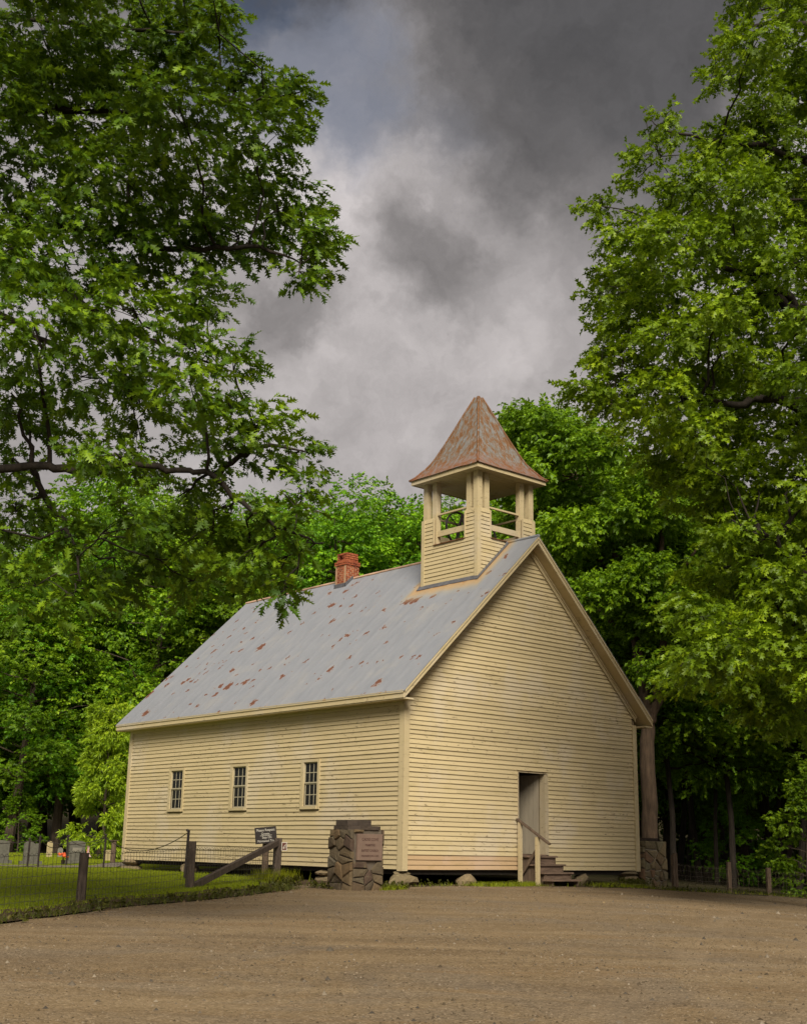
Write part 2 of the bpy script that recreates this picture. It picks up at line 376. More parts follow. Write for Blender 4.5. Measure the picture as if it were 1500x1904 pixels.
def gravel_mat():
    m, nt, b = mat('packed_gravel', 0.95, 0.12); c = coords(nt)
    # tyre-swept bands run across the lot
    mp = N(nt, 'ShaderNodeMapping'); mp.inputs['Rotation'].default_value = (0, 0, -YAW + 0.10 + math.pi); mp.inputs['Scale'].default_value = (0.16, 1.0, 1)
    tc = N(nt, 'ShaderNodeTexCoord'); rot = N(nt, 'ShaderNodeMapping'); rot.inputs['Rotation'].default_value = (0, 0, YAW + 0.05)
    lk(nt, tc.outputs['Object'], rot.inputs['Vector'])
    sc = N(nt, 'ShaderNodeMapping'); sc.inputs['Scale'].default_value = (0.13, 0.9, 1); lk(nt, rot.outputs[0], sc.inputs['Vector'])
    band = noise(nt, sc.outputs[0], 1.1, 6, 0.62, 0.3)
    col = ramp(nt, band, (0.32, (0.115, 0.076, 0.036)), (0.50, (0.215, 0.148, 0.074)), (0.68, (0.315, 0.228, 0.126)))
    col = mixc(nt, col, (0.180, 0.148, 0.110), step(nt, noise(nt, c, 0.42, 6, 0.65, 0.8), 0.45, 0.64, 0, 0.6))
    col = mixc(nt, col, (0.235, 0.140, 0.055), step(nt, noise(nt, sc.outputs[0], 2.1, 7, 0.66, 0.6), 0.53, 0.68, 0, 0.6))
    # wheel tracks: compacted pale ruts and dark crowns left by cars swinging through the lot
    def rut(cx, cy, rad, width):
        d = N(nt, 'ShaderNodeVectorMath', operation='DISTANCE'); lk(nt, c, d.inputs[0]); d.inputs[1].default_value = (cx, cy, -0.7)
        e = mth(nt, 'ABSOLUTE', mth(nt, 'SUBTRACT', mth(nt, 'ADD', d.outputs['Value'], mth(nt, 'MULTIPLY', mth(nt, 'SUBTRACT', noise(nt, c, 0.6, 3), 0.5), 0.5)), rad))
        return step(nt, e, width, width * 0.25)
    tr = None
    for q in ((4.0, -62.0, 46.6, .26), (4.0, -62.0, 48.2, .26), (-46.0, 6.0, 33.2, .24), (-46.0, 6.0, 34.8, .24), (16.0, -46.0, 38.0, .3), (16.0, -46.0, 39.6, .3)):
        r_ = rut(*q); tr = r_ if tr is None else mth(nt, 'MAXIMUM', tr, r_)
    tr = mth(nt, 'MULTIPLY', tr, step(nt, noise(nt, c, 0.8, 5, 0.6), 0.36, 0.62))
    col = mixc(nt, col, (0.30, 0.225, 0.140), mth(nt, 'MULTIPLY', tr, 0.5))
    damp = step(nt, noise(nt, c, 0.23, 6, 0.66, 0.5), 0.57, 0.70)
    col = mixc(nt, col, (0.085, 0.058, 0.034), mth(nt, 'MULTIPLY', damp, 0.5))
    v = N(nt, 'ShaderNodeTexVoronoi'); v.inputs['Scale'].default_value = 42; lk(nt, c, v.inputs['Vector'])
    sp = N(nt, 'ShaderNodeSeparateColor'); lk(nt, v.outputs['Color'], sp.inputs[0])
    col = mixc(nt, col, ramp(nt, sp.outputs[0], (0.0, (0.02, 0.016, 0.012)), (0.6, (0.150, 0.106, 0.066)), (0.93, (0.22, 0.165, 0.11)), (1.0, (0.40, 0.31, 0.21))), 0.42)
    v2 = N(nt, 'ShaderNodeTexVoronoi'); v2.inputs['Scale'].default_value = 15; lk(nt, c, v2.inputs['Vector'])
    sp2 = N(nt, 'ShaderNodeSeparateColor'); lk(nt, v2.outputs['Color'], sp2.inputs[0])
    col = mixc(nt, col, ramp(nt, sp2.outputs[1], (0.0, (0.04, 0.032, 0.025)), (0.5, (0.150, 0.106, 0.066)), (1.0, (0.24, 0.18, 0.12))), 0.16)
    lk(nt, col, b.inputs['Base Color'])
    h = mth(nt, 'ADD', mth(nt, 'MULTIPLY', v.outputs['Distance'], -1.0), noise(nt, c, 9, 5))
    bump(nt, b, h, 0.6, 0.02); return m
M['gravel'] = gravel_mat()
def soil_mat(name, a, b_, c_, sc):
    m, nt, b = mat(name, 0.95, 0.1); c = coords(nt)
    col = ramp(nt, noise(nt, c, sc, 8, 0.65), (0.3, a), (0.5, b_), (0.7, c_))
    col = mixc(nt, col, tuple(x * 0.5 for x in b_), step(nt, noise(nt, c, sc * 12, 4, 0.7), 0.5, 0.75, 0, 0.6))
    lk(nt, col, b.inputs['Base Color']); bump(nt, b, noise(nt, c, sc * 20, 6, 0.7), 0.8, 0.04); return m
M['forest_floor'] = soil_mat('leaf_litter_floor', (0.035, 0.028, 0.016), (0.055, 0.045, 0.022), (0.045, 0.055, 0.020), 0.8)
M['lawn'] = soil_mat('lawn_turf', (0.110, 0.140, 0.005), (0.165, 0.200, 0.006), (0.205, 0.230, 0.009), 0.9)
M['dirt'] = soil_mat('bare_earth', (0.055, 0.037, 0.023), (0.08, 0.054, 0.033), (0.055, 0.048, 0.022), 1.6)
M['path'] = soil_mat('path_gravel', (0.16, 0.135, 0.11), (0.20, 0.17, 0.14), (0.14, 0.115, 0.09), 1.6)
def leaf_mat(name, dark, mid, light, trans, tw=0.33, gloss=0.3):
    m, nt, b = mat(name, 0.5, gloss); at = N(nt, 'ShaderNodeAttribute', attribute_name='tint')
    col = ramp(nt, at.outputs['Fac'], (0.0, dark), (0.55, mid), (1.0, light))
    r = objrand(nt); hs = N(nt, 'ShaderNodeHueSaturation'); lk(nt, col, hs.inputs['Color'])
    lk(nt, step(nt, r, 0, 1, 0.485, 0.512), hs.inputs['Hue']); lk(nt, step(nt, r, 0, 1, 0.85, 1.15), hs.inputs['Value'])
    col = hs.outputs[0]
    lk(nt, col, b.inputs['Base Color'])
    t = N(nt, 'ShaderNodeBsdfTranslucent'); tc = mixc(nt, col, trans, 0.55); lk(nt, tc, t.inputs['Color'])
    mx = N(nt, 'ShaderNodeMixShader'); mx.inputs[0].default_value = tw
    lk(nt, b.outputs[0], mx.inputs[1]); lk(nt, t.outputs[0], mx.inputs[2])
    lk(nt, mx.outputs[0], nt.nodes['Material Output'].inputs['Surface']); return m
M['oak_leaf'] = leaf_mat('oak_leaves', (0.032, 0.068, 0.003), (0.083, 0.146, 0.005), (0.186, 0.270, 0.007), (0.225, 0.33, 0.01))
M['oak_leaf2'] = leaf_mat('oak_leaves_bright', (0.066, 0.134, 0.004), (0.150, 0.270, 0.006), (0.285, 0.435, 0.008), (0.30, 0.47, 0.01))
M['fork_leaf'] = leaf_mat('forked_tree_leaves', (0.062, 0.134, 0.004), (0.138, 0.262, 0.006), (0.262, 0.420, 0.009), (0.28, 0.46, 0.01))
M['wood_leaf'] = leaf_mat('forest_leaves', (0.056, 0.130, 0.005), (0.126, 0.255, 0.007), (0.248, 0.405, 0.010), (0.27, 0.45, 0.01))
M['young_leaf'] = leaf_mat('young_tree_leaves', (0.14, 0.22, 0.008), (0.25, 0.35, 0.012), (0.36, 0.45, 0.018), (0.40, 0.50, 0.02))
M['grass'] = leaf_mat('grass_blades', (0.115, 0.145, 0.005), (0.180, 0.215, 0.006), (0.25, 0.27, 0.012), (0.27, 0.31, 0.012), 0.3, 0.2)
M['weed'] = leaf_mat('weed_leaves', (0.035, 0.040, 0.008), (0.065, 0.075, 0.010), (0.12, 0.115, 0.02), (0.11, 0.12, 0.015), 0.3, 0.2)
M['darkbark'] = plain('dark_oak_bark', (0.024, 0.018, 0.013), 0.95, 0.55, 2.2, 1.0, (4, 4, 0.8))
M['shadesill'] = plain('shade_dark_sill_beam', (0.02, 0.016, 0.012), 0.95)  # near-black colour stands in for the shade of the gap below the siding
M['palewire'] = plain('bright_fence_wire', (0.11, 0.09, 0.06), 0.4, 0.2, 8, metal=0.3)
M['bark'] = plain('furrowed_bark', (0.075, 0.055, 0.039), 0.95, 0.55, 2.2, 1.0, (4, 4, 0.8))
M['barkpale'] = plain('pale_grey_bark', (0.090, 0.060, 0.038), 0.95, 0.5, 2.6, 1.0, (4, 4, 0.7))
M['granite'] = plain('grey_granite', (0.088, 0.083, 0.066), 0.8, 0.25, 9)
M['marble'] = plain('weathered_cream_marble', (0.30, 0.24, 0.13), 0.85, 0.2, 4)
M['greymarble'] = plain('weathered_grey_marble', (0.17, 0.155, 0.125), 0.85, 0.25, 4)
M['petal'] = plain('orange_red_petals', (0.75, 0.13, 0.04), 0.6, 0.2, 20)
M['stripe'] = plain('faded_flag_cloth', (0.45, 0.33, 0.32), 0.8, 0.2, 12)
M['flagblue'] = plain('flag_blue', (0.05, 0.06, 0.16), 0.8, 0.1); M['flagred'] = plain('flag_red', (0.40, 0.06, 0.06), 0.8, 0.1)

# ------------------------------------------------------------------ terrain (slope axis: s uphill from the lower end of the lot, t across)
O2 = np.array([-21.1714, -24.2360]); FH = np.array([math.sin(YAW), math.cos(YAW)]); RH = np.array([math.cos(YAW), -math.sin(YAW)])
def sp(x): return np.logaddexp(0, x)
def zg_st(s, t):
    s = np.asarray(s, float); t = np.asarray(t, float); u = s / 31
    z = -1.1 + 0.74 * (1 - sp((1 - u) * 12) / 12)
    z = z - 0.06 * np.minimum(sp(t - 5.5), 16) + 0.032 * sp((s - 46) / 2)
    x = np.clip((s - 85) / 75, 0, 1); z = z + 12 * x * x * (3 - 2 * x)
    return z + 0.015 * np.sin(s * 1.3 + t * .7) * np.sin(t * 1.1 - s * .5)
def st2xy(s, t): return O2[0] + s * FH[0] + t * RH[0], O2[1] + s * FH[1] + t * RH[1]
def xy2st(x, y): return (x - O2[0]) * FH[0] + (y - O2[1]) * FH[1], (x - O2[0]) * RH[0] + (y - O2[1]) * RH[1]
def zg(x, y): s, t = xy2st(x, y); return float(zg_st(s, t))
def gp(s, t, dz=0.0): x, y = st2xy(s, t); return Vector((x, y, float(zg_st(s, t)) + dz))
def lerp_poly(pts, step_, jit, rd, closed=True):
    out = []
    n = len(pts)
    for i in range(n if closed else n - 1):
        a, b = pts[i], pts[(i + 1) % n]; L = math.hypot(b[0]-a[0], b[1]-a[1]); k = max(1, int(L / step_))
        for j in range(k):
            f = j / k; out.append((a[0] + (b[0]-a[0])*f + rd.uniform(-jit, jit), a[1] + (b[1]-a[1])*f + rd.uniform(-jit, jit)))
    return out
def inpoly(x, y, P):
    c = False
    for i in range(len(P)):
        x1, y1 = P[i]; x2, y2 = P[i-1]
        if (y1 > y) != (y2 > y) and x < (x2 - x1) * (y - y1) / (y2 - y1) + x1: c = not c
    return c
def edge_d(x, y, P):
    P = np.array(P); A = P; B = np.roll(P, -1, 0); d = B - A; q = np.array([x, y]) - A
    k = np.clip((q * d).sum(1) / np.maximum((d * d).sum(1), 1e-9), 0, 1); return float(np.sqrt(((q - d * k[:, None]) ** 2).sum(1)).min())
def sheet(name, poly, grid, off, material, jit=0.06, stp=0.5, seed=1, rise=None):
    rd = random.Random(seed); P = lerp_poly(poly, stp, jit, rd)
    xs = [p[0] for p in P]; ys = [p[1] for p in P]; pts = list(P)
    x = min(xs)
    while x < max(xs):
        y = min(ys)
        while y < max(ys):
            a, b = x + rd.uniform(-.2, .2) * grid, y + rd.uniform(-.2, .2) * grid
            if inpoly(a, b, P) and edge_d(a, b, P) > 0.3 * min(grid, 1.0): pts.append((a, b))
            y += grid
        x += grid
    n = len(P)
    r = delaunay_2d_cdt([Vector(p) for p in pts], [], [list(range(n))], 1, 1e-5)
    vs = []
    for p in r[0]:
        s, t = p.x, p.y; z = float(zg_st(s, t)) + off
        if rise: z += rise(s, t, P)
        X, Y = st2xy(s, t); vs.append((X, Y, z))
    mb = MB(); mb.v = vs
    for f in r[2]:
        a, b, c = [Vector(vs[i]) for i in f[:3]]
        mb.f.append(tuple(f) if (b - a).cross(c - a).z > 0 else tuple(f)[::-1])
    return mb.build(name, material, None, True)
# large base sheet
sv = np.concatenate([np.arange(-60, -4, 8), np.arange(-4, 60, 1.0), np.arange(60, 170, 4), np.array([180, 220, 300, 420, 600])])
tv = np.concatenate([np.array([-500, -300, -200, -140]), np.arange(-100, -24, 6), np.arange(-24, 24, 1.0), np.arange(24, 100, 6), np.array([140, 200, 300, 500])])
SS, TT = np.meshgrid(sv, tv, indexing='ij'); XX, YY = st2xy(SS, TT); ZZ = zg_st(SS, TT) - 0.012
nv_ = len(tv); idx = np.arange(SS.size).reshape(SS.shape)
Fq = np.stack([idx[:-1, :-1], idx[:-1, 1:], idx[1:, 1:], idx[1:, :-1]], -1).reshape(-1, 4)[:, ::-1]
g = link('ground', npmesh('ground', np.stack([XX, YY, ZZ], -1).reshape(-1, 3), Fq), M['forest_floor']); g['kind'] = 'structure'
GRAVEL = [(-30, -22), (0, -11), (10, -8.3), (15.8, -6.65), (18.9, -5.69), (22.0, -4.85), (24.4, -3.88), (26.8, -2.84), (29.2, -2.35), (30.6, -2.5), (32.2, -2.75), (33.2, -2.2),
          (31.9, -1.0), (31.3, 0.0), (32.4, 1.2), (33.5, 2.7), (34.4, 4.2), (35.0, 5.4), (35.7, 6.6), (36.5, 7.7), (38.4, 9.6), (40.3, 11.6), (41.5, 14.0), (36, 12.3), (28, 9.7), (20, 7.3), (10, 6.0), (0, 7), (-30, 16)]
tag(sheet('gravel_lot', GRAVEL, 1.1, 0.0, M['gravel'], 0.07, 0.45, 3), kind='structure')
BANKP = [(14, -7.2), (15.8, -6.72), (18.9, -5.77), (22.0, -4.93), (24.4, -3.96), (26.8, -2.92), (29.0, -2.42), (30.5, -2.58), (31.6, -2.85), (31.9, -3.3), (31.2, -3.4), (30.2, -3.15), (28.9, -3.05), (27.0, -3.5), (24.6, -4.55), (22.2, -5.5), (19.1, -6.35), (16, -7.3), (14, -7.8)]
LAWN = [(10, -16), (10, -8.7), (15.8, -6.95), (18.9, -5.98), (22.0, -5.12), (24.4, -4.18), (26.8, -3.12), (29.0, -2.62), (30.4, -2.72), (31.6, -3.05), (33.6, -3.3), (36.2, -4.6), (40.5, -7.9), (43.5, -9.6), (46, -7), (60, -6), (63, -12), (62, -24), (50, -34), (30, -34)]
bank = lambda s, t, P: 0.10 * min(1.0, edge_d(s, t, P) / 0.45) - 0.004
tag(sheet('lawn', LAWN, 1.0, 0.0, M['lawn'], 0.05, 0.4, 5, bank), kind='structure')
tag(sheet('earth_bank', BANKP, 0.4, 0.004, M['dirt'], 0.06, 0.25, 6, lambda s, t, P: max(0.0, bank(s, t, LAWN)) + .014 * math.sin(s*5)*math.sin(t*7) + .012 if inpoly(s, t, LAWN) else 0.006), kind='structure')
DIRT = [(30.9, -2.4), (32.9, -2.0), (32.0, -0.9), (31.45, 0.1), (32.5, 1.3), (33.6, 2.8), (34.5, 4.3), (35.1, 5.5), (35.8, 6.7), (36.6, 7.8), (39.5, 7.7), (44, 6), (52, 0), (46.4, -8.6), (43.2, -9.3), (40.5, -7.6), (36.2, -4.3), (33.6, -3.0)]
tag(sheet('bare_earth', DIRT, 1.2, 0.006, M['dirt'], 0.08, 0.4, 7), kind='structure')
PATHP = [(41.0, -13.0), (40.2, -10.4), (42.4, -9.2), (44.6, -9.3), (47.5, -9.3), (49.3, -9.9), (48.6, -10.9), (46.0, -10.6), (44.2, -10.4), (42.6, -11.3), (42.4, -13)]
tag(sheet('gravel_path', PATHP, 0.8, 0.115, M['path'], 0.06, 0.4, 9), kind='structure')

# ------------------------------------------------------------------ the church
W, L, HR, HE, OX, OY = 9.2476, 14.0114, 9.2847, 4.4123, 0.3724, 0.3954
CX = W / 2; K = (HR - HE) / (CX + OX)
roofz = lambda x: HE + K * ((x if x <= CX else W - x) + OX)
church = thing('church', 'weathered cream clapboard church with grey metal roof and open belfry steeple', 'church', (0, 0, 0))
rc = random.Random(21)
EXPO = 0.12
def clapboard(a, b, z, face, parent, pm='paint', h=EXPO + 0.014, lip=0.031, top=0.004, sag=0.004):
    """one lapped board: face gives origin, along and outward axes"""
    o, al, ou = face; n = max(1, int((b - a) / 1.3)); vs = []; fs = []
    tilt = rc.uniform(-.0025, .0025); lp = lip + rc.uniform(-.004, .004)
    for i in range(n + 1):
        u = a + (b - a) * i / n; dz = rc.uniform(-sag, sag) + tilt * (u - (a + b) / 2)
        for off, zz in ((0.0, z + dz), (lp, z + dz), (top, z + h), (0.0, z + h)):
            p = o + al * u + ou * off; vs.append((p.x, p.y, zz))
    for i in range(n):
        for k in range(4): k2 = (k + 1) % 4; fs.append((i*4+k, (i+1)*4+k, (i+1)*4+k2, i*4+k2))
    fs += [(3, 2, 1, 0), tuple(n*4 + k for k in range(4))]
    # keep outward winding whatever the axis handedness
    if al.cross(Vector((0, 0, 1))).dot(ou) < 0: fs = [f[::-1] for f in fs]
    mb = MB(); mb.v = vs; mb.f = fs
    return mb.build('clapboard', M[pm], parent)
def split(a, b, rd, p=0.35, mn=1.2):
    if b - a > 2 * mn and rd.random() < p:
        c = rd.uniform(a + mn, b - mn); return [(a, c - 0.0015), (c + 0.0015, b)]
    return [(a, b)]
# --- front wall
DX0, DX1, DZ0, DZ1 = 4.14, 5.19, 0.40, 2.585
mb = MB(); mb.box(0.004, DX0, 0, .1, .01, 4.3).box(DX1, W - .004, 0, .1, .01, 4.3).box(DX0, DX1, 0, .1, DZ1, 4.3).box(DX0, DX1, 0, .1, .01, DZ0)
zt0 = 4.3
mb.prism([(0.004, 0, zt0), (W - .004, 0, zt0), (W - .004, 0, roofz(0) - .21), (CX, 0, HR - .21), (0.004, 0, roofz(0) - .21)], (0, .1, 0))
fw = mb.build('front_wall', M['sheath'], church)
FF = (Vector((0, 0, 0)), Vector((1, 0, 0)), Vector((0, -1, 0)))
z = 0.0; nfront = 0
while z < HR - 0.35:
    zm = z + EXPO
    if zm < roofz(0) - .30: a, b = 0.135, W - 0.135
    else:
        a = (zm + .24 - HE) / K - OX; b = W - a
        if b - a < 0.15: break
    segs = [(a, b)]
    if z < DZ1 + .02: segs = [(a, DX0 - 0.03), (DX1 + 0.13, b)]
    for sg in segs:
        for q in split(*sg, rc, 0.42 if z > .3 else 0): clapboard(*q, z, FF, fw, 'peach' if z < .3 and q[1] < DX0 else 'paint'); nfront += 1
    z += EXPO
# --- side wall facing the graveyard
WINS = [(3.45, 4.31), (6.91, 7.84), (10.43, 11.36)]; WZ0, WZ1 = 1.53, 2.83
mb = MB(); ys = [0.104] + [v for w in WINS for v in (w[0] + .07, w[1] - .07)] + [L - .004]
for i in range(0, len(ys), 2): mb.box(0, .1, ys[i], ys[i+1], .01, 4.5)
for w in WINS: mb.box(0, .1, w[0] + .07, w[1] - .07, .01, WZ0 + .05).box(0, .1, w[0] + .07, w[1] - .07, WZ1 - .06, 4.5)
sw = mb.build('side_wall', M['sheath'], church)
SF = (Vector((0, 0, 0)), Vector((0, 1, 0)), Vector((-1, 0, 0)))
z = 0.0
while z < 4.08:
    segs = []; a = 0.135
    for w in WINS:
        if z + EXPO > WZ0 - .02 and z < WZ1 + .02: segs.append((a, w[0] - .005)); a = w[1] + .005
    segs.append((a, L - .135))
    for sg in segs:
        for q in (split(*sg, rc, 0.55, 1.6) if len(segs) == 1 else [sg]): clapboard(*q, z, SF, sw, sag=0.009 if z < 1.2 else 0.005)
    z += EXPO
# --- the two far walls
mb = MB(); mb.box(W - .1, W, .104, L - .104, .01, 4.5); mb.box(.104, W - .104, L - .1, L, .01, 4.5)
mb.prism([(.104, L, 4.5), (W - .104, L, 4.5), (CX, L, HR - .22)], (0, -.1, 0))
for i in range(36): mb.add([(W, .05, i*.12), (W + .03, .05, i*.12), (W + .004, .05, i*.12 + .134), (W, L - .05, i*.12), (W + .03, L - .05, i*.12), (W + .004, L - .05, i*.12 + .134)], [(0,1,4,3), (1,2,5,4)])
mb.build('far_walls', M['paint'], church)
mb = MB(); mb.box(.102, W - .102, .102, L - .102, .012, .36); mb.build('floor', M['interior'], church)
mb = MB(); mb.box(.12, W - .12, .12, L - .12, 4.0, 4.08); mb.build('ceiling', M['interior'], church)
mb = MB()                                      # sills the boards are nailed to
mb.box(.09, W - .09, .08, .25, -.12, .008).box(.09, .25, .27, L - .22, -.12, .008).box(W - .2, W - .02, .22, L - .22, -.13, .008).box(.02, W - .02, L - .2, L - .02, -.13, .008)
for yy in np.arange(1.5, L - 1, 1.6): mb.box(.22, W - .22, yy, yy + .12, -.10, .006)
mb.build('sill_beams', M['shadesill'], church)
# --- corner boards, friezes
def cb(x0, x1, y0, y1, z0, z1, nm='corner_board'): return MB().box(x0, x1, y0, y1, z0, z1).build(nm, M['trim'], church)
cb(-.046, .135, -.048, -.001, -.035, 4.26); cb(-.048, -.001, .001, .15, -.04, 4.26)
cb(W - .135, W + .046, -.048, -.001, -.03, 4.24); cb(W + .001, W + .048, .001, .15, -.03, 4.24)
cb(-.048, -.001, L - .14, L + .045, -.03, 4.26)
cb(-.040, -.002, .152, L - .142, 4.08, 4.262, 'frieze_board')
def rake_board(side, d0, d1, y0, y1, nm, x_from=None, m='trim'):
    """board following the gable slope; d0,d1 vertical distance below the roof line"""
    f = (lambda x: x) if side < 0 else (lambda x: W - x)
    xa = -OX if x_from is None else x_from
    p = [(f(xa), y0, roofz(xa) - d0), (f(CX - .0), y0, HR - d0), (f(CX), y0, HR - d1), (f(xa), y0, roofz(xa) - d1)]
    return MB().prism(p if side < 0 else p[::-1], (0, y1 - y0, 0)).build(nm, M[m], church)
for sd in (-1, 1):
    rake_board(sd, .235, .43, -.062, -.036, 'frieze_board', -.02)
    rake_board(sd, .232, .30, -.092, -.064, 'bed_moulding', -.04)
    rake_board(sd, .020, .215, -OY - .024, -OY - .001, 'rake_board')
    rake_board(sd, .018, .085, -OY - .046, -OY - .026, 'rake_moulding')
# --- roof: decking, metal panels, ridge roll
mb = MB()
mb.prism([(-OX, -OY, HE - .02), (CX, -OY, HR - .02), (W + OX, -OY, HE - .02), (W + OX, -OY, HE - .20), (CX, -OY, HR - .228), (-OX, -OY, HE - .20)], (0, L + 2*OY, 0))
roof = mb.build('roof', M['trim'], church)
MB().box(-OX - .022, -OX - .001, -OY + .0, L + OY, HE - .215, HE - .022).build('eave_board', M['trim'], roof)
MB().box(-OX - .044, -OX - .024, -OY + .0, L + OY, HE - .095, HE - .024).build('eave_moulding', M['trim'], roof)
for x0, x1 in ((-OX, -.05), (W + .05, W + OX)): MB().box(x0, x1, -OY + .002, L + OY - .002, HE - .245, HE - .202).build('soffit_board', M['trim'], roof)
def panel(y0, y1, side, lift):
    f = (lambda x: x) if side < 0 else (lambda x: W - x)
    ny = 5; nx = 8; vs = []; fs = []
    for i in range(nx + 1):
        x = -OX - .045 + (CX + OX + .045) * i / nx
        for j in range(ny + 1):
            y = y0 + (y1 - y0) * j / ny
            b = lift + (0.010 if j in (0, ny) else 0) + 0.004 * math.sin(i * 1.7 + y * 2.1) + rc.uniform(-.0015, .0015)
            vs.append((f(x), y, HE + K * (x + OX) - .014 + b))
    for i in range(nx):
        for j in range(ny):
            a = i*(ny+1)+j; q = (a, a+ny+1, a+ny+2, a+1); fs.append(q if side < 0 else q[::-1])
    nb = len(vs); vs += [(x, y, z - .012) for x, y, z in vs]; fs += [tuple(k + nb for k in q)[::-1] for q in fs[:]]
    rim = [j for j in range(ny+1)] + [i*(ny+1)+ny for i in range(1, nx+1)] + [nx*(ny+1)+j for j in range(ny-1, -1, -1)] + [i*(ny+1) for i in range(nx-1, 0, -1)]
    for k in range(len(rim)):
        a, b = rim[k], rim[(k+1) % len(rim)]; q = (b, a, a+nb, b+nb); fs.append(q if side < 0 else q[::-1])
    mb = MB(); mb.v = vs; mb.f = fs
    return mb.build('roof_panel', M['roof'], roof, False)
ye = np.linspace(-OY - .05, L + OY + .03, 20)
for i in range(19):
    for sd in (-1, 1): panel(ye[i] + .001, ye[i+1] - .001, sd, 0.010)
MB().tube([(CX, -OY - .05, HR + .012), (CX, 1.0, HR + .012)], .045, 10).build('ridge_roll', M['roof'], roof)
MB().tube([(CX, 3.1, HR + .012), (CX, 8.0, HR + .012)], .045, 10).build('ridge_roll', M['ridge'], roof)
MB().tube([(CX, 8.75, HR + .012), (CX, L + OY + .03, HR + .012)], .045, 10).build('ridge_roll', M['ridge'], roof)
# --- windows
for (y0, y1) in WINS:
    mb = MB()
    mb.box(-.048, -.001, y1 - .13, y1, WZ0 - .03, WZ1 + .02).box(-.048, -.001, y0, y0 + .10, WZ0 - .03, WZ1 + .02).box(-.050, -.001, y0 + .10, y1 - .13, WZ1 - .06, WZ1 + .018)
    wn = mb.build('window', M['paint'], church)
    MB().box(-.075, .05, y0 + .075, y1 - .075, WZ0 - .03, WZ0 + .05).build('sill', M['trim'], wn)
    g0, g1, z0, z1 = y0 + .10, y1 - .13, WZ0 + .05, WZ1 - .06; zm = (z0 + z1) / 2 + .02
    for (za, zb, xo) in ((z0, zm, .022), (zm, z1, .0)):
        mb = MB(); X0, X1 = xo, xo + .03
        mb.box(X0, X1, g0, g0 + .03, za, zb).box(X0, X1, g1 - .03, g1, za, zb).box(X0, X1, g0 + .03, g1 - .03, zb - .03, zb).box(X0, X1, g0 + .03, g1 - .03, za, za + .035)
        pw = (g1 - g0 - .06) / 3; ph = (zb - za - .065) / 2
        for k in (1, 2): mb.box(X0 + .002, X1 - .002, g0 + .03 + pw*k - .008, g0 + .03 + pw*k + .008, za + .035, zb - .03)
        for c in range(3): mb.box(X0 + .003, X1 - .003, g0 + .03 + pw*c + (.0 if c == 0 else .010), g0 + .03 + pw*(c+1) - (.0 if c == 2 else .010), za + .035 + ph - .010, za + .035 + ph + .010)
        mb.build('sash', M['sash'], wn)
        for c in range(3):
            for r_ in range(2):
                a = g0 + .03 + pw*c + .008; zz = za + .035 + ph*r_ + .008
                MB().box(X0 + .010, X0 + .016, a, a + pw - .016, zz, zz + ph - .016).build('pane', M['glass'], wn)
    MB().box(.30, .31, y0 - .1, y1 + .1, WZ0 - .1, WZ1 + .1).build('interior_blind', M['sheath'], wn)
# --- doorway
mb = MB(); mb.box(DX0 - .035, DX0, -.045, .14, DZ0, DZ1 + .02).box(DX0, DX1, -.043, .14, DZ1, DZ1 + .018).box(DX1, DX1 + .128, -.050, -.001, DZ0, DZ1 + .02).box(DX1 - .002, DX1 + .02, .001, .16, DZ0, DZ1)
df = mb.build('door_frame', M['jamb'], church)
MB().box(DX0 - .03, DX1 + .02, -.075, .15, DZ0 - .05, DZ0 + .012).build('threshold', M['tread'], df)
mb = MB(); ang = R(80); dv = Vector((-math.cos(ang), math.sin(ang), 0)); nrm = Vector((-dv.y, dv.x, 0))
h0 = Vector((DX1 - .015, .17, DZ0 + .02))
mb.prism([h0, h0 + dv * 1.02, h0 + dv * 1.02 + nrm * .04, h0 + nrm * .04], (0, 0, DZ1 - DZ0 - .05))
dr = mb.build('door', M['door'], church)
mb = MB()
for k in range(7):
    a = h0 + dv * (.02 + .143 * k) + nrm * .042; b = a + dv * .137
    mb.prism([a, b, b + nrm * .014, a + nrm * .014], (0, 0, DZ1 - DZ0 - .05))
    MB().prism([a, b, b + nrm * .014, a + nrm * .014], (0, 0, DZ1 - DZ0 - .05)).build('door_plank', M['door'], dr)
# vestibule partition that the open door folds against
MB().box(DX1 + .12, DX1 + .16, .2, 1.6, .37, 3.9).build('vestibule_wall', M['interior'], church)
# --- entrance steps
ST = [(.38, -.08, -.40), (.165, -.36, -.68), (-.035, -.64, -.95), (-.215, -.92, -1.22)]
steps = None
for sx in (4.22, 5.20):
    mb = MB().prism([(sx, -.07, .34), (sx, -.07, -.38), (sx, -1.16, -.38), (sx, -1.16, -.27), (sx, -.92, -.25), (sx, -.92, -.08), (sx, -.64, -.07), (sx, -.64, .12), (sx, -.36, .13), (sx, -.36, .335)], (.045, 0, 0))
    o = mb.build('entrance_steps' if steps is None else 'stringer', M['wood'], church if steps is None else steps); steps = steps or o
for i, (zt, ya, yb) in enumerate(ST):
    e = .03 * i
    MB().box(4.16 - .01 * i, 5.30 + .005 * i, yb, ya + .03, zt - .045, zt).build('tread', M['tread'], steps)
    if i < 3: MB().box(4.20, 5.26, yb + .055, yb + .075, ST[i+1][0] + .002, zt - .047).build('riser', M['tread'], steps)
MB().box(4.03, 4.12, -.19, -.10, -.42, 1.25).build('handrail_post', M['trim'], steps)
MB().box(4.02, 4.115, -.83, -.74, -.47, .86).build('handrail_post', M['trim'], steps)
MB().bar((4.07, -.05, 1.33), (4.07, -1.22, .68), .10, .045).build('handrail', M['wood'], steps)
MB().bar((4.145, -.12, -.12), (4.145, -.76, .62), .035, .085).build('rail_brace', M['wood'], steps)
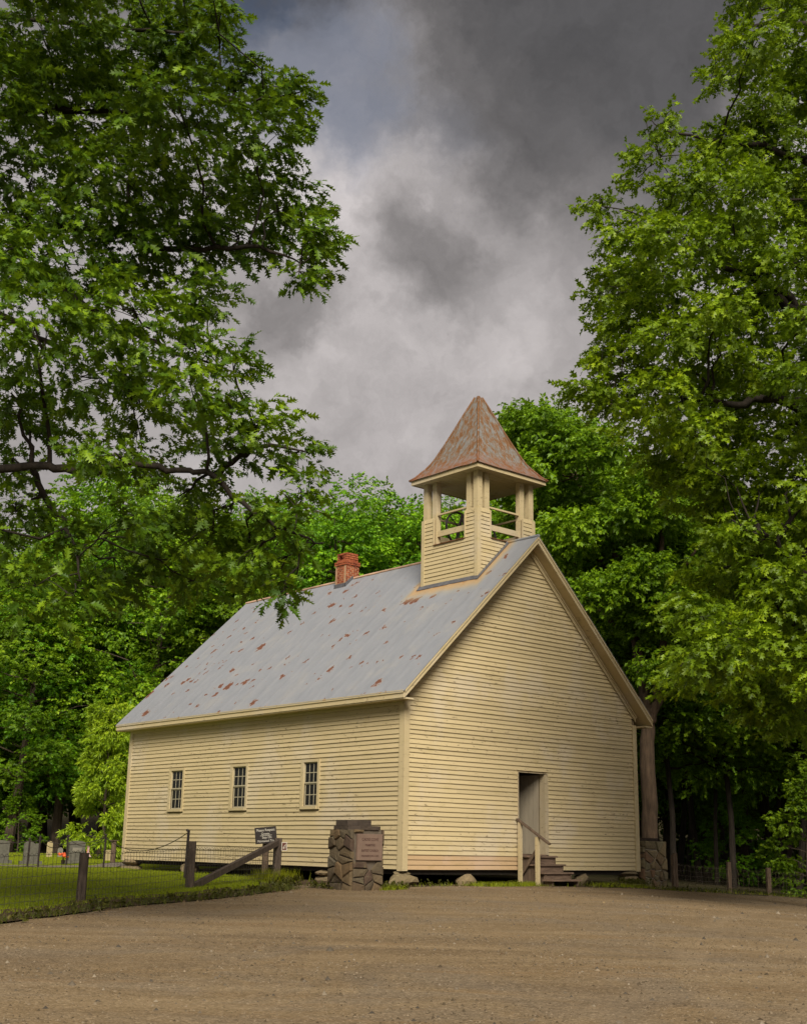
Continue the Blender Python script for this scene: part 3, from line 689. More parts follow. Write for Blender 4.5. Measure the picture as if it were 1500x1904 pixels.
# --- stone piers under the sills
def pier(x, y, stones, sd):
    p = None; z0 = zg(x, y) - .05
    for i, (rx, ry, h, dx, dy) in enumerate(stones):
        o = MB().rock((x + dx, y + dy, z0 + h / 2), (rx * 1.12, ry * 1.12, h * .66), sd * 7 + i).build('pier_stone' if p is None else 'stone', M['pierstone'], church if p is None else p); z0 += h * .93
        if p is None: p = o
pier(.10, .12, [(.42, .34, .30, -.03, -.06), (.26, .20, .12, .05, .1)], 1); pier(2.30, .12, [(.30, .25, .32, 0, -.02)], 2); pier(6.85, .14, [(.26, .22, .34, 0, 0)], 3)
pier(8.95, .16, [(.42, .30, .22, 0, -.04), (.36, .27, .16, .02, 0), (.34, .26, .14, -.04, 0)], 4)
pier(.16, 3.3, [(.26, .38, .20, 0, 0), (.24, .32, .16, 0, .02)], 5); pier(.16, 10.1, [(.26, .32, .36, 0, 0)], 6); pier(.1, 13.55, [(.34, .5, .24, -.05, 0), (.3, .42, .2, 0, 0)], 7)
pier(4.6, 5, [(.3, .3, .36, 0, 0)], 8); pier(4.6, 9.5, [(.3, .3, .36, 0, 0)], 9)
# --- chimney
CHX0, CHX1, CHY0, CHY1 = 4.33, 4.90, 8.10, 8.68
mb = MB(); mb.box(CHX0 + .006, CHX1 - .006, CHY0 + .006, CHY1 - .006, 8.7, 9.84)
chim = mb.build('chimney', M['brickmortar'], church)
mb = MB(); rb = random.Random(3); zz = 8.86; k = 0
while zz < 10.2:
    ex = .030 if 9.72 < zz < 9.90 else (.0 if zz < 9.8 else -.028)
    x0, x1, y0, y1 = CHX0 - ex, CHX1 + ex, CHY0 - ex, CHY1 + ex; d = .10
    for (fixed, ax) in ((y0, 'x'), (y1 - d, 'x'), (x0, 'y'), (x1 - d, 'y')):
        a, b = (x0, x1) if ax == 'x' else (y0 + d, y1 - d); u = a - (.11 if k % 2 else 0)
        while u < b - .02:
            p, q = max(a, u), min(b, u + .20)
            if q - p > .03 and not (ax == 'y' and fixed == x0 and 9.93 < zz < 10.07 and .1 < (p + q) / 2 - y0 < .45):
                j = rb.uniform(-.006, .002); hh = .056 + rb.uniform(-.003, .003)
                if ax == 'x': mb.box(p + .008, q - .008, fixed + j, fixed + d + j, zz, zz + hh)
                else: mb.box(fixed + j, fixed + d + j, p + .008, q - .008, zz, zz + hh)
            u += .215
    zz += .0745; k += 1
tag(mb.build('bricks', M['brick'], chim), kind='stuff')
mb = MB(); mb.prism([(CHX0 - .02, CHY0 - .03, roofz(CHX0) - .1), (CHX0 - .02, CHY1 + .03, roofz(CHX0) - .1), (CHX0 - .02, CHY1 + .03, roofz(CHX0) + .12), (CHX0 - .02, CHY0 - .03, roofz(CHX0) + .12)], (.03, 0, 0))
mb.prism([(CHX0 - .02, CHY0 - .032, roofz(CHX0) - .1), (CHX0 - .02, CHY0 - .032, roofz(CHX0) + .12), (CX, CHY0 - .032, HR + .12), (CX, CHY0 - .032, HR - .1)], (0, .03, 0)); mb.build('flashing', M['lead'], chim)
# --- steeple
SS_, SY0 = 2.3696, 0.8645; SX0, SX1, SY1 = CX - SS_/2, CX + SS_/2, SY0 + SS_
ZS, ZP, ZC = 9.34, 10.15, 11.33
mb = MB(); t = .08
mb.box(SX0 + .02, SX0 + t, SY0 + .02, SY1 - .02, 7.9, ZS - .02).box(SX1 - t, SX1 - .02, SY0 + .02, SY1 - .02, 7.9, ZS - .02)
mb.box(SX0 + t, SX1 - t, SY0 + .02, SY0 + t, 7.9, ZS - .02).box(SX0 + t, SX1 - t, SY1 - t, SY1 - .02, 7.9, ZS - .02)
mb.box(SX0 + t, SX1 - t, SY0 + t, SY1 - t, ZS - .14, ZS - .06)
PW = .50
for cx_, sx in ((SX0, 1), (SX1, -1)):
    for cy_, sy in ((SY0, 1), (SY1, -1)):
        a, b = sorted((cx_ + sx*.02, cx_ + sx*PW)); c, d = sorted((cy_ + sy*.02, cy_ + sy*.05)); mb.box(a, b, c, d, ZS - .02, ZP - .02)
        a, b = sorted((cx_ + sx*.02, cx_ + sx*.05)); c, d = sorted((cy_ + sy*.051, cy_ + sy*PW)); mb.box(a, b, c, d, ZS - .02, ZP - .02)
stp = mb.build('steeple', M['sheath'], church)
faces = [(Vector((SX0, SY0, 0)), Vector((1,0,0)), Vector((0,-1,0)), 'front'), (Vector((SX0, SY1, 0)), Vector((0,-1,0)), Vector((-1,0,0)), 'left'),
         (Vector((SX1, SY1, 0)), Vector((-1,0,0)), Vector((0,1,0)), 'back'), (Vector((SX1, SY0, 0)), Vector((0,1,0)), Vector((1,0,0)), 'right')]
for o, al, ou, nm in faces:
    o2 = o - ou * .02 + ou * .02
    z = 8.02 if nm == 'left' else 8.02
    while z < ZP - .04:
        zt_ = z + EXPO
        if zt_ <= ZS + .03: segs = [(.10, SS_ - .10)]
        else: segs = [(.10, PW), (SS_ - PW, SS_ - .10)]
        for a, b in segs:
            if nm in ('front', 'back'):            # stop the courses at the roof slopes
                if nm == 'front': wx = lambda u: SX0 + u
                else: wx = lambda u: SX1 - u
                lim = CX - (HR + .02 - z - .02) / K          # x where roof reaches z + small
                if HR > zt_ - .02:
                    lo = (CX - (HR - zt_) / K) - SX0; hi = (CX + (HR - zt_) / K) - SX0
                    # the part of the course above the roof lies outside [lo, hi]
                    parts = []
                    if lo > a + .03: parts.append((a, min(b, lo + .10)))
                    if hi < b - .03: parts.append((max(a, hi - .10), b))
                    for q in parts: clapboard(*q, z, (o, al, ou), stp, lip=.026)
                    continue
            clapboard(a, b, z, (o, al, ou), stp, lip=.026)
        z += EXPO
    # corner boards on this face, and cap strips on the pier tops
    for u0, u1 in ((-.03, .10), (SS_ - .10, SS_ + .03)):
        p = [o + al*u0 + ou*.003, o + al*u1 + ou*.003]; zb = 7.95
        q = [(v.x, v.y) for v in p]
        mbx = MB(); mbx.prism([(q[0][0], q[0][1], zb), (q[1][0], q[1][1], zb), (q[1][0], q[1][1], ZP + .02), (q[0][0], q[0][1], ZP + .02)], ou * (.034 + (.003 if nm in ('left', 'right') else 0)))
        mbx.build('corner_board', M['trim'], stp)
    for u0, u1 in ((PW - .02, PW + .03), (SS_ - PW - .03, SS_ - PW + .02)):
        p = [o + al*u0 + ou*.001, o + al*u1 + ou*.001]
        MB().prism([(p[0].x, p[0].y, ZS), (p[1].x, p[1].y, ZS), (p[1].x, p[1].y, ZP + .01), (p[0].x, p[0].y, ZP + .01)], ou * .036).build('jamb_board', M['trim'], stp)
    # rusty sheet on the opening's sill
    a, b = o + al*(PW + .03), o + al*(SS_ - PW - .03)
    MB().prism([a + ou*.06 + Vector((0,0,ZS - .015)), b + ou*.06 + Vector((0,0,ZS - .015)), b - ou*.25 + Vector((0,0,ZS + .05)), a - ou*.25 + Vector((0,0,ZS + .05))], (0, 0, .018)).build('sill_flashing', M['rust_cap'], stp)
    # rails across the opening
    i_ = ou * -.12
    MB().bar(a + i_ - al*.08 + Vector((0,0,9.695)), b + i_ + al*.08 + Vector((0,0,9.695)), .045, .17).build('rail', M['trim'], stp)
    MB().bar(a + i_*1.1 - al*.08 + Vector((0,0,10.30)), b + i_*1.1 + al*.08 + Vector((0,0,10.30)), .07, .05).build('rail', M['trim'], stp)
for cx_, sx in ((SX0, 1), (SX1, -1)):
    for cy_, sy in ((SY0, 1), (SY1, -1)):
        for ux, uy in ((.0, .0), (.345, .0), (.0, .345)):
            w = .19; a, b = sorted((cx_ + sx*(ux + .002), cx_ + sx*(ux + w))); c, d = sorted((cy_ + sy*(uy + .002), cy_ + sy*(uy + w)))
            if ux or uy:
                if ux: c, d = sorted((cy_ + sy*.055, cy_ + sy*(.055 + w - .02)))
                else: a, b = sorted((cx_ + sx*.055, cx_ + sx*(.055 + w - .02)))
            MB().box(a, b, c, d, ZP + .0 if not (ux or uy) else ZS, ZC - .002).build('post', M['trim'], stp)
SE = .2749; EX0, EX1, EY0, EY1 = SX0 - SE, SX1 + SE, SY0 - SE, SY1 + SE
npl = 15
for i in range(npl):
    a = EY0 + .02 + (EY1 - EY0 - .04) * i / npl; b = a + (EY1 - EY0 - .04) / npl - .012
    MB().box(EX0 + .02, EX1 - .02, a, b, ZC, ZC + .02).build('ceiling_plank', M['trim'], stp)
MB().box(EX0 + .02, EX1 - .02, EY0 + .02, EY1 - .02, ZC + .022, ZC + .05).build('ceiling_backing', M['sheath'], stp)
for x0, x1, y0, y1 in ((EX0, EX1, EY0, EY0 + .018), (EX0, EX1, EY1 - .018, EY1), (EX0, EX0 + .018, EY0 + .0185, EY1 - .0185), (EX1 - .018, EX1, EY0 + .0185, EY1 - .0185)):
    MB().box(x0, x1, y0, y1, ZC - .02, ZC + .12).build('fascia_board', M['trim'], stp)
PROF = [(1.03, 0), (.93, .115), (.855, .25), (.77, .40), (.70, .55), (.63, .75), (.50, 1.17), (.36, 1.65), (.2, 2.22), (.05, 2.74)]
hw = (EX1 - EX0) / 2; yc = (EY0 + EY1) / 2; zb = ZC + .115
cor = lambda k, r, dz=0: Vector((CX + (hw*r) * (-1, 1, 1, -1)[k], yc + (hw*r) * (-1, -1, 1, 1)[k], zb + dz))
rs = random.Random(8)
for k in range(4):
    vs = []; fs = []; nn = 7
    for r_, h in PROF:
        for j in range(nn + 1):
            f = j / nn; p = cor(k, r_, h).lerp(cor((k+1) % 4, r_, h), f)
            p.z += rs.uniform(-.008, .008) + (rs.uniform(-.012, .006) if h == 0 else 0); vs.append(p)
    for i in range(len(PROF) - 1):
        for j in range(nn): a = i*(nn+1)+j; fs.append((a, a+1, a+nn+2, a+nn+1))
    mb = MB(); mb.add(vs, fs); mb.add([v - Vector((0, 0, .012)) for v in vs], [f[::-1] for f in fs]); mb.build('roof_face', M['rust'], stp, True)
    mb = MB(); mb.tube([cor(k, r_ + .004, h + .006) for r_, h in PROF], [.035] * (len(PROF) - 1) + [.03], 6); mb.build('hip_cap', M['rust_cap'], stp, True)
MB().lathe([(.09, -.16), (.085, -.02), (.05, .05), (0.001, .06)], (CX, yc, zb + 2.74), 10).build('peak_cap', M['rust_cap'], stp, True)
# dark step flashing along the steeple foot
mb = MB(); zf = roofz(SX0)
mb.prism([(SX0 - .14, SY0 - .02, roofz(SX0 - .14) + .012), (SX0 - .14, SY1 + .12, roofz(SX0 - .14) + .012), (SX0 - .02, SY1 + .12, zf + .012), (SX0 - .02, SY0 - .02, zf + .012)], (0, 0, .014))
mb.prism([(SX0 - .16, SY0 - .16, roofz(SX0 - .16) + .014), (CX, SY0 - .16, HR + .014), (CX, SY0 - .03, HR + .014), (SX0 - .16, SY0 - .03, roofz(SX0 - .16) + .014)][::-1], (0, 0, .014)); mb.build('flashing', M['lead'], stp)
# --- bell
bl = thing('church_bell', 'dark iron bell with spoked rope wheel hanging inside the open belfry', 'bell', (4.55, 2.3, 9.35))
MB().lathe([(.40, 0), (.36, .06), (.28, .22), (.24, .42), (.20, .52), (.06, .57), (0.001, .58)], (4.62, 2.1, 9.62), 20).build('bell_body', M['iron'], bl, True)
MB().box(3.98, 5.26, 2.05, 2.15, 10.2, 10.3).build('yoke', M['iron'], bl)
mb = MB(); wc = Vector((4.42, 2.62, 9.98)); rw = .56
mb.tube([wc + Vector((math.cos(a), .12*math.sin(a), math.sin(a))) * rw for a in np.linspace(0, 2*math.pi, 33)], .022, 6, False)
mb.tube([wc + Vector((math.cos(a)*.985, .12*math.sin(a) + .12, math.sin(a)*.985)) * rw for a in np.linspace(0, 2*math.pi, 33)], .018, 6, False)
MBW = mb.build('wheel_rim', M['iron'], bl, True)
for k in range(6):
    a = math.pi * k / 3 + .3; MB().bar(wc, wc + Vector((math.cos(a), .06, math.sin(a))) * rw, .025, .025).build('spoke', M['iron'], bl)
for x in (3.98, 5.26):
    for y in (1.75, 2.45): MB().bar((x, y, 9.2), (x, 2.1, 10.24), .05, .05).build('stand_leg', M['iron'], bl)

# ------------------------------------------------------------------ fieldstone gate pillars
def clip(poly, nx, ny, d):
    out = []
    for i in range(len(poly)):
        a, b = poly[i], poly[(i + 1) % len(poly)]; da = a[0]*nx + a[1]*ny - d; db = b[0]*nx + b[1]*ny - d
        if da <= 0: out.append(a)
        if (da < 0 < db) or (db < 0 < da): k = da / (da - db); out.append((a[0] + (b[0]-a[0])*k, a[1] + (b[1]-a[1])*k))
    return out
def cells(w, h, sites, gap, hole=None):
    res = []
    for i, p in enumerate(sites):
        poly = [(0, 0), (w, 0), (w, h), (0, h)]
        for j, q in enumerate(sites):
            if i == j: continue
            dx, dy = q[0]-p[0], q[1]-p[1]; l = math.hypot(dx, dy); nx, ny = dx/l, dy/l
            poly = clip(poly, nx, ny, (p[0]+q[0])/2*nx + (p[1]+q[1])/2*ny - gap/2)
            if len(poly) < 3: break
        if hole and len(poly) > 2:
            hx0, hx1, hy0, hy1 = hole; cxm = p[0]
            if p[1] < hy0: poly = clip(poly, 0, 1, hy0 - gap/2)
            elif p[1] > hy1: poly = clip(poly, 0, -1, -(hy1 + gap/2))
            elif p[0] < hx0: poly = clip(poly, 1, 0, hx0 - gap/2)
            else: poly = clip(poly, -1, 0, -(hx1 + gap/2))
        if len(poly) > 2: res.append(poly)
    return res
def face_stones(parent, o, al, ou, w, h, sites, m, gap=.028, hole=None, rd=random):
    up = Vector((0, 0, 1))
    for poly in cells(w, h, sites, gap, hole):
        n = len(poly); cx = sum(p[0] for p in poly)/n; cy = sum(p[1] for p in poly)/n; d = rd.uniform(.02, .075)
        def ring(k, dd, j): return [o + al*(cx + (p[0]-cx)*k + rd.uniform(-j, j)) + up*(cy + (p[1]-cy)*k + rd.uniform(-j, j)) + ou*(dd + rd.uniform(-j, j)) for p in poly]
        vs = ring(1, -.03, 0) + ring(1.0, d*.55, .004) + ring(.86, d, .008) + [o + al*cx + up*cy + ou*(d + .008)]
        fs = []
        for r_ in (0, 1):
            for i in range(n): fs.append((r_*n+i, r_*n+(i+1) % n, (r_+1)*n+(i+1) % n, (r_+1)*n+i))
        for i in range(n): fs.append((2*n+i, 2*n+(i+1) % n, 3*n))
        MB().add(vs, fs).build('stone', m, parent)
def pillar(name, label, x0, y0, wx, wy, h, slab, seed, plaque=None, ms='stone', mm='mortar'):
    rd = random.Random(seed); zb = zg(x0 + wx/2, y0 + wy/2) - .06
    t = thing(name, label, 'stone pillar', (x0 + wx/2, y0 + wy/2, zb))
    MB().box(x0, x0 + wx, y0, y0 + wy, zb, zb + h).build('mortar_core', M[mm], t)
    for o, al, ou, w, fr in ((Vector((x0, y0, zb)), Vector((1,0,0)), Vector((0,-1,0)), wx, 1), (Vector((x0, y0 + wy, zb)), Vector((0,-1,0)), Vector((-1,0,0)), wy, 0),
                         (Vector((x0 + wx, y0 + wy, zb)), Vector((-1,0,0)), Vector((0,1,0)), wx, 0), (Vector((x0 + wx, y0, zb)), Vector((0,1,0)), Vector((1,0,0)), wy, 0)):
        sites = []; rows = [.0, .22, .47, .70, .88]
        nrow = 7
        for r_ in range(nrow):
            nc = rd.choice((2, 3, 3, 4)); sh = rd.uniform(-.1, .1)
            for c in range(nc): sites.append((w * ((c + .5 + sh + rd.uniform(-.3, .3)) / nc), h * ((r_ + .5 + rd.uniform(-.42, .42)) / nrow)))
        face_stones(t, o, al, ou, w, h, sites, M[ms], .02 if ms == 'stone' else .035, (plaque if fr else None), rd)
    for (sx0, sx1, sy0, sy1, th, dz) in slab:
        mb = MB(); n = 12; pts = []
        for k in range(n):
            a = 2*math.pi*k/n; ca, sa = math.cos(a), math.sin(a); kk = 1 / max(abs(ca), abs(sa))
            pts.append((x0 + wx*(sx0+sx1)/2 + wx*(sx1-sx0)/2*ca*kk*rd.uniform(.95, 1.02), y0 + wy*(sy0+sy1)/2 + wy*(sy1-sy0)/2*sa*kk*rd.uniform(.95, 1.02), zb + h + dz))
        mb.prism(pts, (0, 0, th)); mb.build('capstone', M['capstone'], t)
    return t, zb
def text_mesh(body, size, name='lettering', align='CENTER', bold=0.0, sx=1.0):
    cu = bpy.data.curves.new(name, 'FONT'); cu.body = body; cu.size = size; cu.align_x = align; cu.align_y = 'CENTER'; cu.extrude = 0.0015; cu.offset = bold; cu.resolution_u = 3
    o = bpy.data.objects.new('tmp', cu); COL.objects.link(o); bpy.context.view_layer.update()
    me = bpy.data.meshes.new_from_object(o.evaluated_get(bpy.context.evaluated_depsgraph_get())); me.name = name
    bpy.data.objects.remove(o)
    me.transform(Matrix.Diagonal((sx, 1, 1, 1))); me.materials.clear(); return me
def put_text(body, size, mtx, m, parent, bold=0.0, sx=1.0, nm='lettering'):
    me = text_mesh(body, size, nm, bold=bold, sx=sx); me.transform(mtx); return link(nm, me, m, parent)
PXW, PYW, PH = .86, .84, 1.38
pl, pzb = pillar('stone_pillar', 'fieldstone gate pillar with pink marble church plaque and flat capstones', -2.83, -1.55, PXW, PYW, PH,
    [(-.06, 1.07, -.06, 1.05, .085, .0), (-.02, .80, .05, .95, .125, .088)], 5, (.045, .815, .69, 1.31))
pq = MB().box(-2.83 + .065, -2.83 + .795, -1.55 - .075, -1.55 - .02, pzb + .71, pzb + 1.29).build('plaque', M['plaque'], pl)
pm = lambda zz: Matrix.Translation((-2.83 + .43, -1.55 - .078, pzb + zz)) @ Matrix.Rotation(R(90), 4, 'X')
for body, size, zz, sx in (('CADES COVE', .088, 1.165, .92), ('PRIMITIVE', .074, 1.04, .9), ('BAPTIST CHURCH', .074, 0.92, .84), ('ORGANIZED JUNE 16 1827', .050, .805, .86)):
    put_text(body, size, pm(zz), M['plaque_ink'], pq, .0012, sx)
p2, _ = pillar('stone_pillar', 'mossy fieldstone gate pillar behind the right front corner of the church', 9.70, .10, 1.0, .9, 1.40, [(-.05, .80, -.05, 1.05, .09, 0)], 11, None, 'liftedstone', 'palemortar')

# ------------------------------------------------------------------ fences
def post(parent, p, h, w, m, name='post', lean=(0, 0), rnd=1):
    rd = random.Random(rnd); mb = MB(); n = 5; ring = []
    for i in range(n + 1):
        f = i / n; c = Vector(p) + Vector((lean[0]*f, lean[1]*f, -.15 + (h + .15)*f)); k = w/2 * rd.uniform(.93, 1.05)
        for j in range(8):
            a = j*math.pi/4 + .3; kk = .97 if j % 2 else 1.06; ring.append(tuple(c + Vector((math.cos(a)*k*kk, math.sin(a)*k*kk, 0))))
    mb.v = ring; mb.f = [(i*8+j, i*8+(j+1) % 8, (i+1)*8+(j+1) % 8, (i+1)*8+j) for i in range(n) for j in range(8)] + [tuple(n*8 + j for j in range(8))]
    return mb.build(name, m, parent)
def woven(parent, A, B, h, vs, hs, rad, seed, kink=.012, m='wire'):
    """woven wire between two posts: joined, far too fine to pick apart"""
    rd = random.Random(seed); mb = MB(); A = Vector(A); B = Vector(B); Ld = (B - A).length; n = int(Ld / vs)
    top = lambda f: h + .03*math.sin(f*9 + seed) + rd.uniform(-.015, .015)
    nodes = []
    for i in range(n + 1):
        f = i / n; b = A.lerp(B, f); col = []
        for k, hh in enumerate(hs): col.append(b + Vector((rd.uniform(-kink, kink), rd.uniform(-kink, kink), hh*h + rd.uniform(-kink, kink) - .02*math.sin(f*math.pi))))
        nodes.append(col)
    for col in nodes: mb.tube(col, rad, 3, False)
    for k in range(len(hs)): mb.tube([c[k] for c in nodes], rad*1.15, 3, False)
    for i in range(n):           # looped top selvage
        a, b = nodes[i][-1], nodes[i+1][-1]; mb.tube([a, a.lerp(b, .5) + Vector((0, 0, .045)), b], rad, 3, False)
    return tag(mb.build('wire_mesh', M[m], parent), kind='stuff')
HS = (0.02, .14, .26, .40, .55, .72, .9)
PF = [gp(15.5, -7.75), gp(22.55, -5.45), gp(27.3, -4.33), gp(32.1, -2.98)]
f1 = thing('lawn_fence', 'sagging woven wire fence on dark wooden posts along the graveyard lawn', 'fence', PF[1])
hh = [1.0, .86, 1.0, 1.07]
ww = [.18, .17, .2, .22]
for i in range(4): post(f1, PF[i] + Vector((0, 0, .05)), hh[i] - .02, ww[i], M['fencewood'], 'post', (random.uniform(-.03, .03), random.uniform(-.03, .03)), i)
for i in range(3): woven(f1, PF[i] + Vector((0, 0, .04)), PF[i+1] + Vector((0, 0, .04)), .92 if i else .95, .135, HS, .0036, i + 2)
MB().bar(PF[2] + Vector((.1, .08, .10)), PF[3] + Vector((-.05, -.05, .98)), .10, .13).build('brace', M['fencewood'], f1)
# pictogram plate on the end post
tocam = Vector((-RH[0]*.0 - FH[0], -FH[1], 0)).normalized(); tocam = Vector((.15, -1, 0)).normalized()
def plate_frame(c, n):
    n = Vector(n).normalized(); x = Vector((0, 0, 1)).cross(n).normalized(); y = n.cross(x); return Matrix(((x.x, y.x, n.x, c[0]), (x.y, y.y, n.y, c[1]), (x.z, y.z, n.z, c[2]), (0, 0, 0, 1)))
def plate(w, h, t, mtx, m, name, parent):
    mb = MB().box(-w/2, w/2, -h/2, h/2, 0, t); mb.v = [tuple(mtx @ Vector(v)) for v in mb.v]; return mb.build(name, m, parent)
pc = PF[3] + Vector((.10, -.15, .90))
tp = thing('trail_plate', 'small white bordered brown pictogram plate on the end fence post', 'sign', pc)
mx = plate_frame(pc, (-.30, -1, 0)); plate(.145, .20, .008, mx, M['white'], 'border', tp)
m2 = mx @ Matrix.Translation((0, 0, .0085)); plate(.112, .166, .003, m2, M['signred'], 'panel', tp)
m3 = m2 @ Matrix.Translation((0, 0, .0035)); mb = MB()
for poly in ([(-.03, -.06), (-.012, -.065), (.0, -.02), (-.02, .0), (-.035, -.02)], [(.018, -.05), (.034, -.05), (.036, .06), (.022, .062)], [(-.01, -.01), (.02, .03), (.014, .04), (-.016, .004)]):
    mb.prism([m3 @ Vector((x, y, 0)) for x, y in poly], m3.to_3x3() @ Vector((0, 0, .002)))
mb.build('pictogram', M['white'], tp)
# wooden notice
ps = gp(32.6, -3.32)
sg = thing('notice_sign', 'tilted dark brown wooden notice asking visitors to respect graves, on its own post', 'sign', ps)
post(sg, ps + Vector((0, 0, .05)), 1.08, .17, M['wood'], 'post', (0, 0), 17)
sc = ps + Vector((-.10, -.12, 1.16)); mx = plate_frame(sc, (-.50, -1, .12)) @ Matrix.Rotation(R(6), 4, 'Z')
bd = plate(.54, .40, .035, mx, M['signbrown'], 'board', sg)
for body, size, yy, xx in (('Please Respect', .088, .125, 0.0), ('Graves', .085, .035, -.01), ('Stay On', .085, -.055, .02), ('Maintained Trail', .078, -.140, .0)):
    put_text(body, size, mx @ Matrix.Translation((xx, yy, .0365)), M['white'], bd, .0, .88)
mb = MB(); q = mx @ Matrix.Translation((0, -.008, .036)); mb.prism([q @ Vector(v) for v in ((-.15, -.004, 0), (.15, -.004, 0), (.15, .004, 0), (-.15, .004, 0))], q.to_3x3() @ Vector((0, 0, .003))); mb.build('underline', M['white'], bd)
# iron posts with sagging cable round the graves
CP = [gp(38.5, -14.2), gp(40.8, -11.62), gp(41.05, -11.35), gp(44.5, -11.33), gp(40.4, -9.14), gp(31.75, -5.18)]
ch = [.95, .85, .92, .95, .98, 1.12]
f2 = thing('cable_fence', 'thin dark iron posts strung with sagging cables beside the gravestones', 'fence', CP[3])
for i, p in enumerate(CP):
    MB().tube([p + Vector((0, 0, -.1)), p + Vector((random.uniform(-.04, .04), random.uniform(-.04, .04), ch[i] + .12))], .035, 6).build('post', M['iron'], f2)
    MB().rock(p + Vector((0, 0, ch[i] + .12)), (.045, .045, .045), i, 1).build('post_cap', M['iron'], f2)
for a, b, sag in ((0, 1, .16), (1, 2, .05), (2, 3, .30), (3, 4, .28), (4, 5, .42), (2, 4, .2)):
    A = CP[a] + Vector((0, 0, ch[a] + .05)); B = CP[b] + Vector((0, 0, ch[b] + .05))
    MB().tube([A.lerp(B, f) - Vector((0, 0, sag*4*f*(1-f))) for f in np.linspace(0, 1, 13)], .011, 5, False).build('cable', M['iron'], f2)
# wire fence along the wood on the right
RP = [gp(38.2, 8.22), gp(42.8, 10.95), gp(41.95, 12.0), gp(44.5, 16.5), gp(48, 22)]
f3 = thing('wood_edge_fence', 'low wire fence on pale wooden posts along the dark wood', 'fence', RP[1])
for i, p in enumerate(RP): post(f3, p, (1.05, .95, .86, .95, .95)[i], (.13, .17, .17, .18, .18)[i], M['wood'], 'post', (random.uniform(-.05, .05), 0), 30 + i)
for i in range(4): woven(f3, RP[i], RP[i+1], .80, .16, HS, .0045, 40 + i, .02, 'palewire')
MB().bar(RP[0] + Vector((-.16, -.02, .0)), RP[0] + Vector((-.16, -.02, 1.0)), .09, .07).build('gate_post', M['wood'], f3)
MB().bar(RP[0] + Vector((-.2, 0, .75)), RP[0] + Vector((.05, 0, .75)), .05, .05).build('brace', M['wood'], f3)

# ------------------------------------------------------------------ graves
def headstone(label, s, t, w, h, th, shape, m, base=True, rz=None, name='headstone', lean=0.0):
    p = gp(s, t, .09); o = thing(name, label, 'gravestone', p, 'gravestones on the lawn', (-.35 if rz is None else rz))
    hw_ = w/2; b0 = .12 if base else -.05
    if shape == 'flat': prof = [(-hw_, b0), (hw_, b0), (hw_, h*.93), (hw_*.6, h*.985), (0, h), (-hw_*.6, h*.985), (-hw_, h*.93)]
    elif shape == 'peak': prof = [(-hw_, b0), (hw_, b0), (hw_, h*.88), (hw_*.35, h*.86), (hw_*.05, h*.93), (-hw_*.25, h), (-hw_*.6, h*.95), (-hw_, h*.84)]
    else: prof = [(-hw_, b0), (hw_, b0)] + [(hw_*math.cos(a), h - hw_ + hw_*math.sin(a)) for a in np.linspace(0, math.pi, 9)]
    mb = MB().prism([(x + lean*z, -th/2, z) for x, z in prof], (0, th, 0)); s_ = mb.build('stone', m, o, False, True)
    if base: MB().box(-hw_ - .12, hw_ + .12, -th/2 - .10, th/2 + .10, -.05, b0 - .002).build('base', M['granite'], o, False, True)
    return o, s_
headstone('wide grey gravestone cut by the left picture edge', 45.2, -13.95, .75, .80, .28, 'flat', M['granite'])
headstone('grey granite gravestone with an uneven peaked top', 45.1, -12.75, .52, .82, .26, 'peak', M['granite'])
headstone('tall narrow cream gravestone with rounded top', 55.7, -14.97, .24, .66, .10, 'round', M['marble'], False)
headstone('short grey rounded gravestone right of the tall cream one', 56, -14.58, .22, .40, .10, 'round', M['greymarble'], False)
o, s_ = headstone('widest grey granite gravestone with a pale name panel, beside the red flowers', 46.8, -11.6, .56, .80, .42, 'flat', M['granite'])
MB().box(-.17, .15, -.228, -.211, .42, .56).build('name_panel', M['greymarble'], o, False, True)
headstone('low stubby cream gravestone nearest the church', 52.1, -11.62, .24, .42, .12, 'flat', M['marble'], False)
headstone('small pinkish gravestone behind the stubby cream one', 56.5, -12.95, .30, .40, .10, 'flat', M['plaque'], False)
headstone('grey round-topped gravestone behind the stubby cream one', 56.6, -12.41, .24, .52, .10, 'round', M['greymarble'], False)
p = gp(48.8, -10.70, .09); wp = thing('wooden_marker_post', 'tall grey wooden post at the back left corner of the church', 'post', p); post(wp, p, .82, .20, M['wood'], 'shaft', (0, 0), 61)
MB().box(p.x - .12, p.x + .12, p.y - .12, p.y + .12, p.z + .82, p.z + .85).build('cap', M['wood'], wp)
p = gp(45.1, -11.62, .1); fl = thing('flower_bunch', 'bright orange red flower bunch in front of the wide gravestone', 'flowers', p)
MB().lathe([(.05, 0), (.07, .14), (.075, .15)], p, 10).build('vase', M['signbrown'], fl)
for k in range(9): MB().rock(p + Vector((random.uniform(-.13, .13), random.uniform(-.13, .13), .30 + random.uniform(-.05, .07))), (.07, .07, .05), k, 1).build('blossom', M['petal'], fl)
mb = MB()
for k in range(6): mb.tube([p + Vector((0, 0, .1)), p + Vector((random.uniform(-.1, .1), random.uniform(-.1, .1), .28))], .008, 4)
mb.build('stems', M['weed'], fl)
p = gp(52, -12.45, .1); fg = thing('grave_flag', 'tiny faded striped flag on a thin stick among the graves', 'flag', p)
MB().tube([p, p + Vector((0, 0, .62))], .008, 5).build('stick', M['wood'], fg)
x = Vector((RH[0], RH[1], 0))
mb = MB(); vs = []
for i in range(6):
    for j in range(5): vs.append(p + x*(-.02 + .035*j*(.4 + .2*i)) * (1 if j % 2 else .9) + Vector((.03*math.sin(j*2 + i), .03*math.cos(j*2), .56 - .085*i)))
